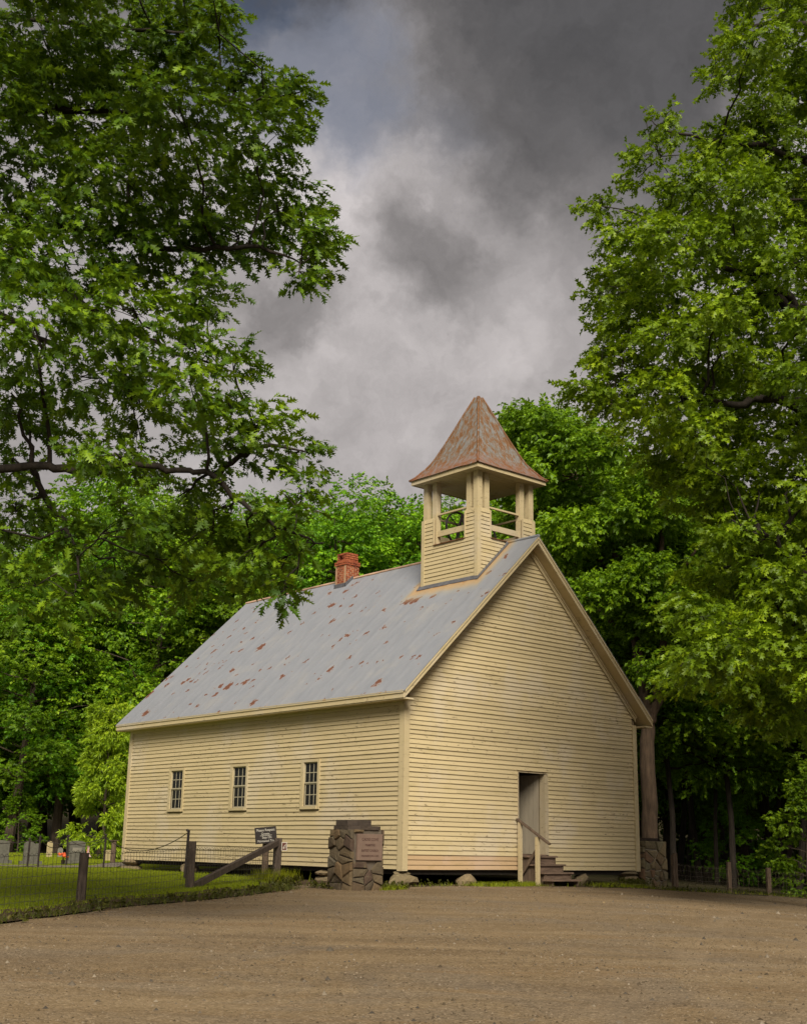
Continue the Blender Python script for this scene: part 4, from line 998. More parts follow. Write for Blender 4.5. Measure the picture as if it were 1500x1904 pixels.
mb.add(vs, [(i*5+j, i*5+j+1, (i+1)*5+j+1, (i+1)*5+j) for i in range(5) for j in range(4)]); cl = mb.build('cloth', M['stripe'], fg)
for k in (1, 3): 
    mb = MB(); v2 = [Vector(vs[i*5+k]) + Vector((-.004, -.006, 0)) for i in range(6)]; mb.add([v + x*.012 for v in v2] + [v - x*.012 for v in v2], [(i, i+1, i+7, i+6) for i in range(5)]); mb.build('stripe', M['flagred'], cl)

# ------------------------------------------------------------------ tree survey: clumps (x, y, z, radius, half height, density) and limbs (x, y, z, radius)
LEFT_CLUMPS=[(-14.33,-7.34,12.99,1.17,0.86,1),(-12.77,-7.4,13.52,1.16,0.99,1),(-12.28,-8.4,13.43,0.73,0.64,1),(-12.8,-10.18,12.54,0.33,0.29,1),(-13.41,-6.96,12.21,1.32,0.9,1),(-13.75,-10.8,10.27,0.82,0.61,1),(-11.98,-9.58,11.97,0.7,0.46,1),(-11.97,-10.9,11.25,0.33,0.28,1),(-12.35,-10.7,10.4,0.65,0.51,1),(-13.51,-8.91,10.05,1.13,0.75,1),(-14.45,-7.81,10.15,0.99,0.76,1),(-12.01,-9.03,10.45,0.91,0.63,1),(-11.69,-10.29,9.78,0.57,0.46,1),(-11.74,-11.33,8.96,0.32,0.4,1),(-11.17,-10.77,8.91,0.27,0.34,1),(-12.06,-11.53,7.92,0.23,0.27,1),(-12.91,-9.1,9.14,0.99,0.61,1),(-14,-8.38,8.85,1.13,0.68,1),(-12.12,-9.91,9.2,0.68,0.34,1),(-12.55,-9.89,8.16,0.49,0.37,1),(-13.72,-9.67,7.62,0.86,0.58,0.75),(-15,-9.68,7.02,0.75,0.55,0.75),(-13.23,-10.35,7.03,0.64,0.46,0.75),(-12.51,-10.7,6.91,0.36,0.27,0.75),(-13.91,-8.92,6.79,0.89,0.52,0.75),(-13.36,-11.14,6.09,0.58,0.37,0.75),(-12.39,-8.04,6.88,0.81,0.41,0.75),(-12.18,-10.81,6.02,0.44,0.31,0.75),(-12.23,-10.12,5.82,0.67,0.36,0.75),(-11.35,-10.54,5.85,0.36,0.34,0.75),(-13.81,-7.24,6.52,0.72,0.36,0.75),(-14.13,-10.05,5.37,0.56,0.31,0.75),(-14.19,-7.86,4.99,0.38,0.46,0.72),(-13.7,-8.44,4.59,0.46,0.53,0.72),(-12.52,-7.74,4.43,0.49,0.62,0.72),(-14.24,-8.67,3.75,0.44,0.41,0.72),(-12.38,-9.16,5.29,0.62,0.35,0.72),(-12.27,-10.41,4.83,0.59,0.37,0.72),(-12.02,-11.26,4.57,0.44,0.36,0.72),(-12.06,-10.62,4.13,0.59,0.29,0.72),(-11.46,-10.58,3.74,0.18,0.24,0.72),(-12.23,-9.78,4.53,0.46,0.34,0.72),(-12.38,-8.79,4.68,0.47,0.47,0.72),(-14.17,-9.74,3.51,0.35,0.35,0.72),(-11.74,-11.26,5.1,0.26,0.3,0.72),(-15,-7.82,11.28,0.67,0.75,1),(-15.23,-9.08,8.17,0.63,0.63,1),(-12.23,-7.53,6.21,0.5,0.25,0.75),(-14.85,-8.84,6.32,0.5,0.29,0.75),(-12.88,-8.37,7.22,0.47,0.32,0.75),(-13.35,-9.73,4.72,0.44,0.29,0.72),(-13.81,-6.61,5.98,0.41,0.25,0.75),(-12.67,-10.74,6.3,0.36,0.26,0.75),(-11.68,-8.59,4.26,0.49,0.33,0.72),(-13.67,-6.39,4.78,0.5,0.5,0.72),(-11.65,-10.47,4.05,0.3,0.2,0.72),(-11.93,-11.23,3.69,0.22,0.22,0.72),(-11.85,-10.35,4.35,0.38,0.23,0.72),(-16.59,-8.67,11.15,1,0.87,1),(-15.01,-3.52,12.5,1.34,1.07,1),(-15.54,-5.31,9.36,1.22,0.98,1),(-15.28,-6.2,7.27,1.19,0.79,1),(-15.95,-7.41,5.49,1.02,0.73,1),(-15.27,-7.68,4.44,0.82,0.67,1),(-15.03,-9.47,13.1,1.17,0.82,1),(-14.49,-11.81,12.04,0.94,0.69,1),(-15.05,-3.56,16.87,1.42,1.07,1),(-17.32,-5.38,11.71,1.22,1.06,1),(-17.04,-4.88,9.54,1.26,1.1,1),(-18,-6.13,12.92,1.14,1,1),(-18.26,-1.94,11.95,1.44,1.27,1),(-18.87,-8.14,6.69,1.05,0.93,1),(-16.97,-6.57,6.62,1.17,0.88,1),(-15.29,-11.18,13.42,1.12,0.81,1),(-16.74,-9.08,14.26,1.17,0.85,1),(-17.27,-0.79,19.46,1.65,1.29,1),(-18.96,-2.2,14.1,1.39,1.23,1)]
LEFT_LIMBS=[[(-16.14,-6.1,-0.4,0.42),(-16.5,-5.79,3.04,0.36),(-16.76,-5.57,6.14,0.32),(-17.08,-5.29,9.55,0.25),(-17.43,-4.99,13.31,0.17),(-17.76,-4.7,16.95,0.06)],
 [(-16.65,-5.66,4.87,0.18),(-15.8,-6.39,5.32,0.13),(-14.95,-7.92,5.33,0.07),(-14.21,-8.83,5.42,0.06),(-13.82,-9.17,5.34,0.06),(-13.38,-9.68,5.46,0.05),(-12.99,-10.15,5.36,0.04),(-12.66,-10.57,5.21,0.04),(-12.32,-11,4.75,0.03),(-12.05,-11.37,4.47,0.02),(-11.31,-11.21,4.45,0.01)],
 [(-12.29,-9.97,5.49,0.05),(-12.04,-10.18,5.73,0.04),(-11.68,-10.36,5.97,0.03),(-11.28,-10.71,5.86,0.01)],
 [(-14.12,-8.11,5.57,0.05),(-13.89,-8.32,5.04,0.04),(-13.66,-8.52,4.58,0.03),(-13.78,-9.2,3.85,0.01)],
 [(-16.95,-5.4,8.15,0.18),(-15.83,-6.24,9.01,0.12),(-14.59,-7.18,9.4,0.09),(-13.52,-8.37,9.42,0.07),(-12.99,-9.1,9.01,0.05),(-12.43,-9.84,8.92,0.04),(-12.07,-10.42,8.87,0.03),(-11.65,-10.92,8.56,0.01)],
 [(-15.13,-7.37,9,0.08),(-14.17,-7.54,8.66,0.07),(-13.69,-7.83,8.5,0.06),(-13.23,-8.23,8.03,0.05),(-13.08,-8.36,7.51,0.04),(-12.94,-8.61,6.8,0.01)],
 [(-13.22,-8.23,7.94,0.04),(-12.85,-8.56,7.78,0.04),(-12.42,-8.93,7.57,0.03),(-11.85,-9.55,7.25,0.01)],
 [(-16.82,-5.51,6.8,0.15),(-15.72,-5.81,8.05,0.1),(-14.73,-6.53,8.47,0.07),(-13.9,-7.11,8,0.05),(-13.38,-7.56,7.66,0.02)],
 [(-17.1,-5.27,9.73,0.15),(-15.85,-5.56,11.12,0.09),(-14.49,-6.34,11.88,0.06),(-13.27,-7.67,11.89,0.04),(-12.65,-8.86,11.3,0.04),(-12.66,-9.65,11.35,0.03),(-12.22,-10.29,11.28,0.02),(-11.79,-10.93,11.3,0.01)],
 [(-17.3,-5.1,11.86,0.12),(-16.06,-5.38,13.39,0.08),(-14.6,-6.12,13.83,0.05),(-13.32,-7.49,13.51,0.04),(-12.6,-8.9,13,0.02)],
 [(-17.22,-5.17,10.92,0.12),(-18.15,-4.36,11.83,0.08),(-19.03,-3.6,12.78,0.03)],
 [(-16.91,-5.44,7.46,0.14),(-17.7,-4.75,8.13,0.08),(-18.46,-4.09,8.45,0.03)]]
RIGHT_CLUMPS=[(1.16,-9.03,11.24,0.7,0.46,1),(5.18,-9.59,15.82,0.64,0.63,1),(2.25,-9.14,8.64,0.85,0.56,1),(4.97,-8.24,5.26,0.81,0.53,1),(5.83,-9.15,20.82,0.94,0.66,1),(1.95,-8.15,6.5,0.68,0.45,1),(4.79,-9.06,12.47,0.84,0.56,1),(3.28,-9.92,17.36,0.83,0.49,1),(-1.33,-9.53,13.14,0.55,0.57,1),(2.31,-11.3,10.05,0.84,0.42,1),(4.84,-10.13,13.49,0.77,0.55,1),(-0.53,-10.36,4.57,0.68,0.5,1),(4.61,-8.75,11.19,0.9,0.64,1),(-0.65,-9.83,4.23,0.78,0.49,1),(1.89,-6.14,14.19,0.94,0.49,1),(1.37,-9.03,4.09,0.73,0.55,1),(4.71,-8.08,8.76,0.64,0.61,1),(2.16,-9.12,3.83,0.62,0.57,1),(2.45,-7.65,14.49,0.64,0.48,1),(2.41,-9.36,12.32,0.88,0.6,1),(2.57,-8.21,9.93,0.73,0.65,1),(2.72,-9.73,18.09,0.62,0.55,1),(0.83,-10.87,5.92,0.78,0.49,1),(4.64,-9.48,6.95,0.89,0.62,1),(5.76,-10.05,22.38,0.88,0.54,1),(-1.42,-9.38,9.7,0.6,0.51,1),(2.25,-10.47,8.8,0.86,0.48,1),(3.74,-8.91,22.14,0.64,0.55,1),(4.37,-8.77,4.26,0.93,0.48,1),(2.88,-7.47,16.36,0.94,0.47,1),(5.02,-9.25,16.54,0.63,0.61,1),(6.44,-9.21,19.68,0.67,0.64,1),(0.9,-10.8,18.46,0.7,0.47,1),(2.86,-9.24,9.68,0.83,0.48,1),(0.41,-9,12.23,0.59,0.5,1),(0.47,-10.64,14.5,0.54,0.53,1),(5,-10.03,17.14,0.61,0.59,1),(2.19,-7.81,8.43,0.71,0.51,1),(1.52,-10.47,13.66,0.73,0.44,1),(0.42,-7.2,11.67,0.72,0.54,1),(2.21,-7.22,11.83,0.68,0.53,1),(2.45,-9.44,3.43,0.68,0.57,1),(1.69,-11.25,5.56,0.81,0.58,1),(1.39,-11.11,12.94,0.68,0.47,1),(2.1,-10.14,7.16,0.62,0.53,1),(4.49,-8.87,13.79,0.69,0.63,1),(3.48,-8.39,14.79,0.82,0.64,1),(2.55,-8.65,8.14,0.85,0.64,1),(5.7,-9.54,15.13,0.82,0.53,1),(5.01,-10.77,19.37,0.83,0.59,1),(3.04,-10.56,20.24,0.8,0.49,1),(1.38,-11.09,4.43,0.82,0.57,1),(2.15,-9.6,11.13,0.74,0.43,1),(5.63,-8.77,7.98,0.76,0.61,1),(0.81,-10.55,5.43,0.58,0.51,1),(2.94,-8.47,6.8,0.93,0.6,1),(3.18,-9.13,17.77,0.79,0.5,1),(0.21,-8.31,12.45,0.76,0.45,1),(0.78,-9.3,7.11,0.61,0.43,1),(1.92,-9.2,14.91,0.69,0.54,1),(0.97,-8.76,10.24,0.59,0.59,1),(1.07,-11.47,11.35,0.53,0.4,1),(2.21,-6.99,9.85,0.74,0.66,1),(1.43,-9.76,6.95,0.68,0.55,1),(5.53,-8.72,3.86,0.95,0.56,1),(2.84,-8.33,6.06,0.62,0.57,1),(3.91,-9.51,16.73,0.69,0.58,1),(1.03,-9.49,15.42,0.79,0.43,1),(4.32,-10.77,20.04,0.89,0.56,1),(5.92,-9.11,23.8,0.96,0.64,1),(5.19,-9.47,10.55,0.87,0.57,1),(1.47,-6.35,11.25,0.88,0.64,1),(-0.4,-10.42,11.66,0.53,0.48,1),(4.95,-9.89,12.44,0.74,0.54,1),(1.03,-11.57,3.86,0.7,0.56,1),(3.78,-9.62,5.5,0.67,0.58,1),(-0.25,-7.91,12.11,0.68,0.44,1),(4.57,-9.59,19.16,0.6,0.63,1),(0.81,-11.48,9.99,0.74,0.46,1),(1.48,-9.56,16.37,0.71,0.46,1),(0.37,-9.64,13.66,0.76,0.58,1),(-0.36,-9.49,9.08,0.62,0.58,1),(3.11,-8.52,4.8,0.91,0.53,1),(1.57,-6.59,14.68,0.85,0.62,1),(1.61,-8.76,8.73,0.67,0.51,1),(1.5,-11.08,7.83,0.56,0.48,1),(6.37,-10.1,23.57,0.73,0.59,1),(4.02,-8.31,20.65,0.65,0.55,1),(1.85,-9.73,13.08,0.79,0.6,1),(-1.32,-9.62,10.89,0.68,0.39,1),(2.61,-10.9,7.59,0.68,0.47,1),(1.82,-9.4,5.28,0.68,0.53,1),(0.1,-9.09,5.28,0.67,0.46,1),(0.17,-7.91,9.63,0.79,0.44,1),(4.42,-7.38,11.39,0.69,0.65,1),(3.09,-11.41,16.56,0.57,0.57,1),(3.21,-9.49,15.54,0.67,0.52,1),(6.02,-9.75,16.87,0.87,0.53,1),(0.48,-9.52,11.58,0.72,0.44,1),(2.37,-11.21,8.4,0.79,0.55,1),(0.61,-11.17,19.97,0.65,0.47,1),(4.25,-9.13,20.05,0.75,0.51,1),(4.39,-8.51,17.68,0.68,0.61,1),(-0.1,-8.69,13.03,0.74,0.45,1),(2.89,-6.96,9.41,0.75,0.62,1),(3.25,-8.18,11.6,0.77,0.57,1),(-0.15,-8.9,16.87,0.37,0.42,0.8),(0.53,-7.81,16.65,0.48,0.39,0.7),(0.35,-7.69,16.06,0.39,0.25,0.7),(0.66,-6.52,15.86,0.57,0.31,0.7),(-1,-7.24,15.02,0.25,0.22,0.7),(-0.97,-8.05,14.03,0.35,0.31,0.7),(-0.73,-7.26,12.79,0.29,0.27,0.8),(0.34,-6.68,12.64,0.47,0.47,0.9),(-1.9,-7.81,10.04,0.45,0.28,0.9),(-1.46,-8.09,9.9,0.54,0.37,1),(2.96,-8.1,19.69,0.31,0.34,0.9),(2.11,-9.12,20.01,0.28,0.39,1),(1.43,-7.89,17.43,0.42,0.35,0.8),(-0.52,-7.2,11.42,0.39,0.39,1),(-0.12,-8.63,3.89,0.44,0.31,0.8),(1.42,-8.08,4.55,0.54,0.35,0.8),(-0.73,-7.91,13.1,0.38,0.33,1),(0.27,-7.94,14.66,0.57,0.45,1),(0.31,-8.94,15.37,0.55,0.44,1),(2.77,-8.29,17.74,0.55,0.55,1),(1.89,-13.57,8.27,1.05,0.75,0.45),(2.42,-12.48,10.29,1.1,0.79,0.45),(9.48,-10.86,25.83,1.37,0.98,0.45),(3.24,-14.17,11.06,1.07,0.76,0.45),(10.09,-13.72,25.15,1.29,0.92,0.45),(6.62,-13.86,18.95,1.18,0.84,0.45),(6.82,-13.57,9.65,1.2,0.85,0.45),(7.15,-12.33,17.09,1.25,0.89,0.45),(7.45,-9.03,8.32,1.37,0.98,0.45),(11.36,-10.1,6.53,1.45,1.03,0.45),(12.77,-13.5,23.53,1.37,0.98,0.45),(9.9,-12.92,16.18,1.31,0.93,0.45),(8.68,-9.62,22.02,1.39,0.99,0.45),(2.18,-12.62,14.35,1.09,0.78,0.45),(4.58,-10.64,5.09,1.23,0.88,0.45),(10.29,-9.37,30.16,1.44,1.03,0.45),(6.59,-13.42,25.06,1.19,0.85,0.45),(1.88,-12.56,11.96,1.08,0.77,0.45),(8.68,-11.85,8.14,1.31,0.94,0.45),(6.13,-14.71,12.11,1.14,0.81,0.45),(8.32,-8.32,10.94,1.42,1.01,0.45),(6.62,-14.72,16.57,1.15,0.82,0.45),(8.49,-11.17,15.83,1.33,0.95,0.45),(8.47,-9.35,25.95,1.39,0.99,0.45),(1.33,-12.39,21.76,1.07,0.77,0.45),(8.15,-7.6,26.24,1.44,1.03,0.45),(5.33,-11.44,26.23,1.22,0.87,0.45)]
RIGHT_LIMBS=[[(5.14,-9.98,-0.45,0.44),(5.49,-10.29,5.15,0.37),(5.72,-10.49,10.29,0.32),(6.17,-10.88,15.96,0.26),(6.46,-11.13,22.21,0.18),(6.95,-11.56,28.26,0.06)],
 [(5.8,-10.56,10.83,0.21),(4.32,-10.33,12.13,0.16),(3.32,-9.99,12.61,0.14),(2.51,-9.83,13.03,0.1),(1.94,-9.33,12.81,0.06),(1.11,-8.61,13.06,0.02)],
 [(3.24,-10.03,12.44,0.11),(2.7,-9.99,13.1,0.1),(1.8,-9.74,13.16,0.07),(0.89,-8.95,13.81,0.05),(-0.11,-8.08,14.74,0.02),(-0.64,-7.1,15.21,0.01)],
 [(5.72,-10.49,9.49,0.19),(3.47,-10.13,10.1,0.14),(2.07,-9.66,10.45,0.1),(1.47,-9.35,10.13,0.08),(0.77,-8.85,10.21,0.06),(0.13,-8.29,9.87,0.04),(-0.45,-7.26,10.25,0.02)],
 [(5.48,-10.28,5.76,0.16),(3.07,-10.31,6.03,0.11),(1.78,-10.25,6.54,0.08),(1.31,-10.06,6.96,0.06),(0.75,-9.78,7.08,0.02)],
 [(5.41,-10.22,4.53,0.16),(3.2,-10.42,5.09,0.1),(1.31,-10.06,5.13,0.06),(0.81,-9.62,5,0.04),(0.38,-9.25,4.77,0.02)],
 [(6.08,-10.8,15.22,0.18),(4.36,-10.37,16.51,0.12),(3.04,-9.76,16.97,0.08),(1.93,-9,17.14,0.05),(0.79,-8.12,17.35,0.02),(0.47,-7.84,18,0)],
 [(6.37,-11.05,19.79,0.14),(4.59,-10.56,20.61,0.1),(3.43,-9.77,20.78,0.06),(2.7,-9.14,20.44,0.02)],
 [(6.03,-10.76,14.49,0.18),(7.55,-12.07,16.74,0.11),(9.42,-13.7,18.31,0.04)],
 [(5.68,-10.46,8.96,0.18),(7.27,-11.83,10.33,0.11),(9.26,-13.56,11.06,0.04)],
 [(0.77,-8.11,16.62,0.02),(0.59,-7.95,17.05,0.01),(0.49,-7.86,17.71,0.01)]]
FORK_CLUMPS=[(13.44,3.94,12.29,1.23,0.71,1),(15.18,6.93,12.18,0.97,0.94,1),(14.37,8.55,13.36,1.33,0.77,1),(14.96,2.43,8.73,1.22,0.72,1),(19.49,6,12.95,0.95,0.99,1),(13.89,5.48,13.42,1.28,0.69,1),(12.58,5.01,15.51,1.23,0.66,1),(18.93,5.87,14.66,1.11,0.77,1),(15.44,7.18,14.95,1.21,0.71,1),(17.48,6.96,12.22,1.36,0.95,1),(17.74,3.59,8.03,1.02,0.95,1),(16.84,5.99,8.69,1,0.77,1),(15.46,7.67,13.8,1.19,0.81,1),(17.46,4.13,11.08,1.08,0.95,1),(15.13,6.07,11.23,1.17,0.87,1),(12,5.55,14.96,0.92,0.69,1),(16.92,4.91,12.88,1.15,0.71,1),(19.64,4.68,9.55,1.23,0.77,1),(14.08,3.18,10.38,1.04,0.83,1),(14.54,3.1,6.91,0.89,0.68,1),(14.74,8.49,14.83,1.07,0.82,1),(17.18,6.5,15.55,1.18,0.95,1),(11.38,6.37,13.6,0.97,0.91,1),(16.63,4.37,10.56,1.13,0.81,1),(17.96,5.85,9.92,0.97,0.73,1),(12.02,7.42,16.38,1.05,0.86,1),(19.91,5.13,13.01,1.38,0.8,1),(16.48,4.35,11.42,0.97,0.93,1),(16.87,5.35,14.35,1.34,0.83,1),(18.48,6.38,8.47,1.28,0.88,1),(12.93,3.56,9.83,0.9,0.68,1),(12.3,3.82,14.7,1.14,0.71,1),(16.86,7.54,9.9,1.08,0.86,1),(15.58,5.29,14.11,0.91,0.71,1),(11.99,4.88,11.75,1.24,0.88,1),(14.17,9.63,16.39,1.07,0.93,1),(11.6,5.98,16.07,1.14,0.77,1),(12.39,6.84,14.79,0.98,0.89,1),(15.72,7.76,11.27,0.99,0.93,1),(14.74,5.73,12.34,1.17,0.9,1),(16.73,2.73,10.06,1.06,0.85,1),(16.71,4.12,8.47,0.92,0.93,1),(17.55,3.54,13.07,0.91,0.95,1),(15.24,8.1,15.48,0.92,0.75,1),(17.14,2.95,11.31,1.06,0.89,1),(17.01,6.2,7.63,0.98,0.96,1),(15.66,8.24,14.83,1.02,0.85,1),(15,4.42,9.07,0.86,0.91,1),(17.48,6.2,12.67,0.97,0.97,1),(12.99,6.2,11.34,1.23,0.89,1),(16.72,7.12,15.46,1.09,0.94,1),(14.33,2.84,13.87,1.05,0.66,1),(14.44,1.87,9.38,0.91,0.73,1),(13.85,3.28,12.52,1.02,0.73,1),(16.36,6.63,8.82,1.28,0.9,1),(15.89,3.11,7.05,0.89,0.91,1),(15.33,4.66,10.09,0.97,0.82,1),(12.26,4.19,9.4,1.08,0.71,1),(14.34,8.84,16.58,1.07,0.84,1),(15.56,3.04,12.68,1.21,0.8,1),(14.19,7.81,12.58,1.34,0.88,1),(10.5,6.02,13.95,1.13,0.78,1),(15.41,3.97,8.57,1.15,0.74,1),(15.57,7.58,16.05,1.32,0.82,1),(13.66,6.8,16.6,0.98,0.68,1),(17.36,3.77,14.03,1.3,0.69,1),(16.18,10.2,17.39,1.96,1.52,1),(18.23,10.22,16.64,2.01,1.57,1),(19.86,9.51,15.36,2.03,1.58,1),(19.75,7.45,13.29,1.97,1.53,1),(18.89,8.24,11.89,1.97,1.53,1),(22.35,7.81,11.89,2.05,1.59,1),(17.63,9.15,14.14,1.97,1.53,1)]
FORK_LIMBS=[[(14.93,4.03,-0.72,0.34),(14.95,4.01,0.27,0.29),(14.97,3.99,2.09,0.28),(14.96,4,3.95,0.26),(15,3.97,5.28,0.24),(15.08,4.16,6.27,0.2),(15.21,4.58,8.3,0.17),(15.13,5.18,11.02,0.13),(14.63,6.27,13.89,0.08),(13.6,7.82,16.67,0.03)],
 [(15.03,3.94,4.99,0.2),(15.13,3.59,5.84,0.17),(15.29,3.45,7.2,0.15),(15.37,3.38,8.97,0.14),(15.52,3.52,11.03,0.11),(16.01,3.49,13.4,0.05)],
 [(15.27,5.06,10.4,0.1),(14.44,6.43,11.96,0.07),(13.89,7.57,13.35,0.03)],
 [(15.2,4.58,8.09,0.09),(14.17,5.48,9.28,0.06),(13.58,5.99,10.28,0.03)],
 [(15.46,3.43,9.79,0.09),(16.3,2.84,11.05,0.06),(16.78,2.42,11.88,0.02)]]
FOREST_FRONT=[(3.24,41.94,-0.04,17.62),(6.69,44.24,0.02,17.84),(6.11,36.81,-0.07,15.62),(9.28,38.03,-0.02,17.25),(12.99,40.11,0.04,22.7),(13.25,35.91,-0.01,19.14),(16.02,36.16,0.02,20.85),(16.11,32.11,-0.02,17.43),(20.01,34.03,0.04,20.22),(18.66,28.58,-0.04,19.72),(22.1,29.57,0.01,19.79),(25.45,30.64,0.06,21.02),(24.35,26.29,-0.01,19.76),(28.04,27.07,0.03,19.96),(26.02,22.2,-0.07,21.05)]
FOREST_BACK=[(6.41,57.71,0.18,19.5),(10.95,59.08,0.25,20.1),(12.5,55.09,0.22,18.98),(16.56,56.86,0.29,21.06),(17.59,52,0.23,23.12),(21.42,52.65,0.29,22.76),(21.49,47.29,0.22,21.84),(25.32,47.95,0.26,22.64),(26.44,44.33,0.23,22.21),(30.05,45.17,0.29,23.59),(29.6,40.27,0.22,22.44),(33.46,40.89,0.26,23.45),(34.01,37.78,0.23,22.79),(37.89,38.38,0.28,23.22),(36.95,33.9,0.16,23.45),(41.08,34.29,0.07,25.64),(6.7,52.17,0.12,15.23),(9.15,48.73,0.1,15.12),(11.89,49,0.14,16.22),(12.44,45.88,0.1,15.21),(15.01,47.62,0.15,16.48),(16.24,45.23,0.14,16.33),(17.42,42.89,0.12,16.19),(20.15,43.17,0.15,16.62)]
FOREST_RIGHT=[(26.6,11.11,-0.62,15.24),(23.4,7.27,-0.7,13.4),(30.61,10.29,-0.8,16.52),(26.37,6.02,-0.87,13.13),(30.36,6.54,-0.98,17.32),(27.15,2.7,-1.07,16.05),(34.37,4.38,-1.13,19.18),(34.09,17.86,-0.53,18.19),(37.26,17.76,-0.65,19.49),(40.51,17.58,-0.77,20.18),(39.47,14.52,-0.89,19.55),(43.24,13.9,-0.92,21.15),(44.54,11.45,-0.94,21.6),(29.63,16.43,-0.45,18.54),(29.76,18.96,-0.32,20.46),(29.81,21.57,-0.19,22.49),(43.34,25.72,-0.45,21.12),(46.76,25.41,-0.58,22.18),(46.01,22.08,-0.73,21.24),(51.25,22.84,-0.73,22.3),(50.39,19.61,-0.78,22.37),(54.25,18.91,-0.74,22.92),(54.43,16.11,-0.78,23.22),(60.33,16.29,-0.71,24.31),(20.43,7.2,-0.6,14.91),(24.56,8.91,-0.66,16.59),(22.2,5.66,-0.74,15.1),(27.51,7.68,-0.82,17.35),(24.13,3.99,-0.89,15.54),(27.9,4.7,-0.99,17),(31.62,5.45,-1.08,17.98),(28.92,2.49,-1.14,16.42),(31.36,12.28,-0.72,18.06),(34,11.32,-0.86,18.53),(34.68,9.4,-0.99,18.71),(28.78,13.19,-0.58,17.61),(36.86,4.88,-1.1,18.65),(29.45,0.71,-1.22,16.51)]

# ------------------------------------------------------------------ foliage machinery
RNG = np.random.default_rng(11)
def leaf_shape(kind):
    if kind == 'oak':
        T = [[(.10,0),(.42,.27),(.44,0)], [(.10,0),(.44,0),(.42,-.27)], [(.36,0),(.70,.36),(.68,0)], [(.36,0),(.68,0),(.70,-.36)],
             [(.60,0),(.92,.25),(.86,0)], [(.60,0),(.86,0),(.92,-.25)], [(.78,.07),(.78,-.07),(1.08,0)]]
    elif kind == 'oak5':
        T = [[(.08,0),(.50,.33),(.55,0)], [(.08,0),(.55,0),(.50,-.33)], [(.45,0),(.85,.28),(.85,0)], [(.45,0),(.85,0),(.85,-.28)], [(.72,.08),(.72,-.08),(1.08,0)]]
    elif kind == 'lance': T = [[(0,0),(.45,.17),(1.1,0)], [(0,0),(1.1,0),(.45,-.17)]]
    else: T = [[(0,0),(.5,.34),(1.05,0)], [(0,0),(1.05,0),(.5,-.34)]]
    V = np.array([(x, y, .22*abs(y) - .16*x*x) for t in T for x, y in t]); return V
def rot_from(x, up):
    x = x / np.linalg.norm(x, axis=-1, keepdims=True); y = np.cross(up, x); y /= np.maximum(np.linalg.norm(y, axis=-1, keepdims=True), 1e-6); z = np.cross(x, y)
    return np.stack([x, y, z], -1)
def spray(kind, n, length, size, droop, seed):
    r = np.random.default_rng(seed); LV = leaf_shape(kind); out = []; tint = []
    for i in range(n):
        f = .15 + .85 * (i + r.uniform(0, .8)) / n; side = 1 if i % 2 else -1
        ang = side * r.uniform(.35, 1.25) * (1.15 - .7 * f) + r.normal(0, .25)
        d = np.array([math.cos(ang), math.sin(ang), r.normal(-droop, .45)]); up = np.array([r.normal(0, .7), r.normal(0, .7), 1.0])
        Rm = rot_from(d[None], up[None])[0]; s = size * r.uniform(.7, 1.25)
        base = np.array([f * length, r.normal(0, .03) * length, -.08 * f * f * length + r.normal(0, .05) * length])
        out.append(base + (LV * s) @ Rm.T); tint += [r.uniform()] * len(LV)
    return np.concatenate(out), np.array(tint)
def foliage(P, A, kind, n, length, size, droop=.25, nvar=8, seed=0, tone=None):
    """P positions, A axis directions -> vertex array, triangle array, tint"""
    r = np.random.default_rng(seed); M_ = len(P); var = r.integers(0, nvar, M_); sc = r.uniform(.8, 1.25, M_)
    up = np.stack([r.normal(0, .35, M_), r.normal(0, .35, M_), np.ones(M_)], -1); RM = rot_from(A, up)
    tn = r.normal(0, .16, M_) if tone is None else tone + r.normal(0, .12, M_)
    VV = []; TT_ = []
    for k in range(nvar):
        i = np.where(var == k)[0]
        if not len(i): continue
        V, T = spray(kind, n, length, size, droop, seed * 31 + k)
        X = np.einsum('mij,vj->mvi', RM[i], V) * sc[i][:, None, None] + P[i][:, None, :]
        VV.append(X.reshape(-1, 3)); TT_.append(np.clip(T[None] * .75 + .12 + tn[i][:, None], 0, 1).reshape(-1))
    V = np.concatenate(VV); return V, np.arange(len(V)).reshape(-1, 3), np.concatenate(TT_)
def bez(a, b, sag, k=5, rd=None):
    a = np.asarray(a); b = np.asarray(b); m = (a + b) / 2 + np.array([0, 0, sag]); t = np.linspace(0, 1, k)[:, None]
    c = (1-t)**2*a + 2*t*(1-t)*m + t*t*b
    if rd is not None: c[1:-1] += rd.normal(0, .05 * np.linalg.norm(b - a), c[1:-1].shape)
    return c
def smooth_limb(l, rd, jit=1.0):
    l = np.array(l); out = []
    for i in range(len(l) - 1):
        p0 = l[max(i-1, 0)]; p1 = l[i]; p2 = l[i+1]; p3 = l[min(i+2, len(l)-1)]
        for t in (0, .25, .5, .75):
            q = .5 * (2*p1 + (p2-p0)*t + (2*p0-5*p1+4*p2-p3)*t*t + (3*p1-p0-3*p2+p3)*t**3); q[3] = max(q[3], .006)
            if i + t > 0: q[:3] += rd.normal(0, (.25 * q[3] + .012) * jit, 3)
            out.append(q)
    out.append(l[-1]); return np.array(out)
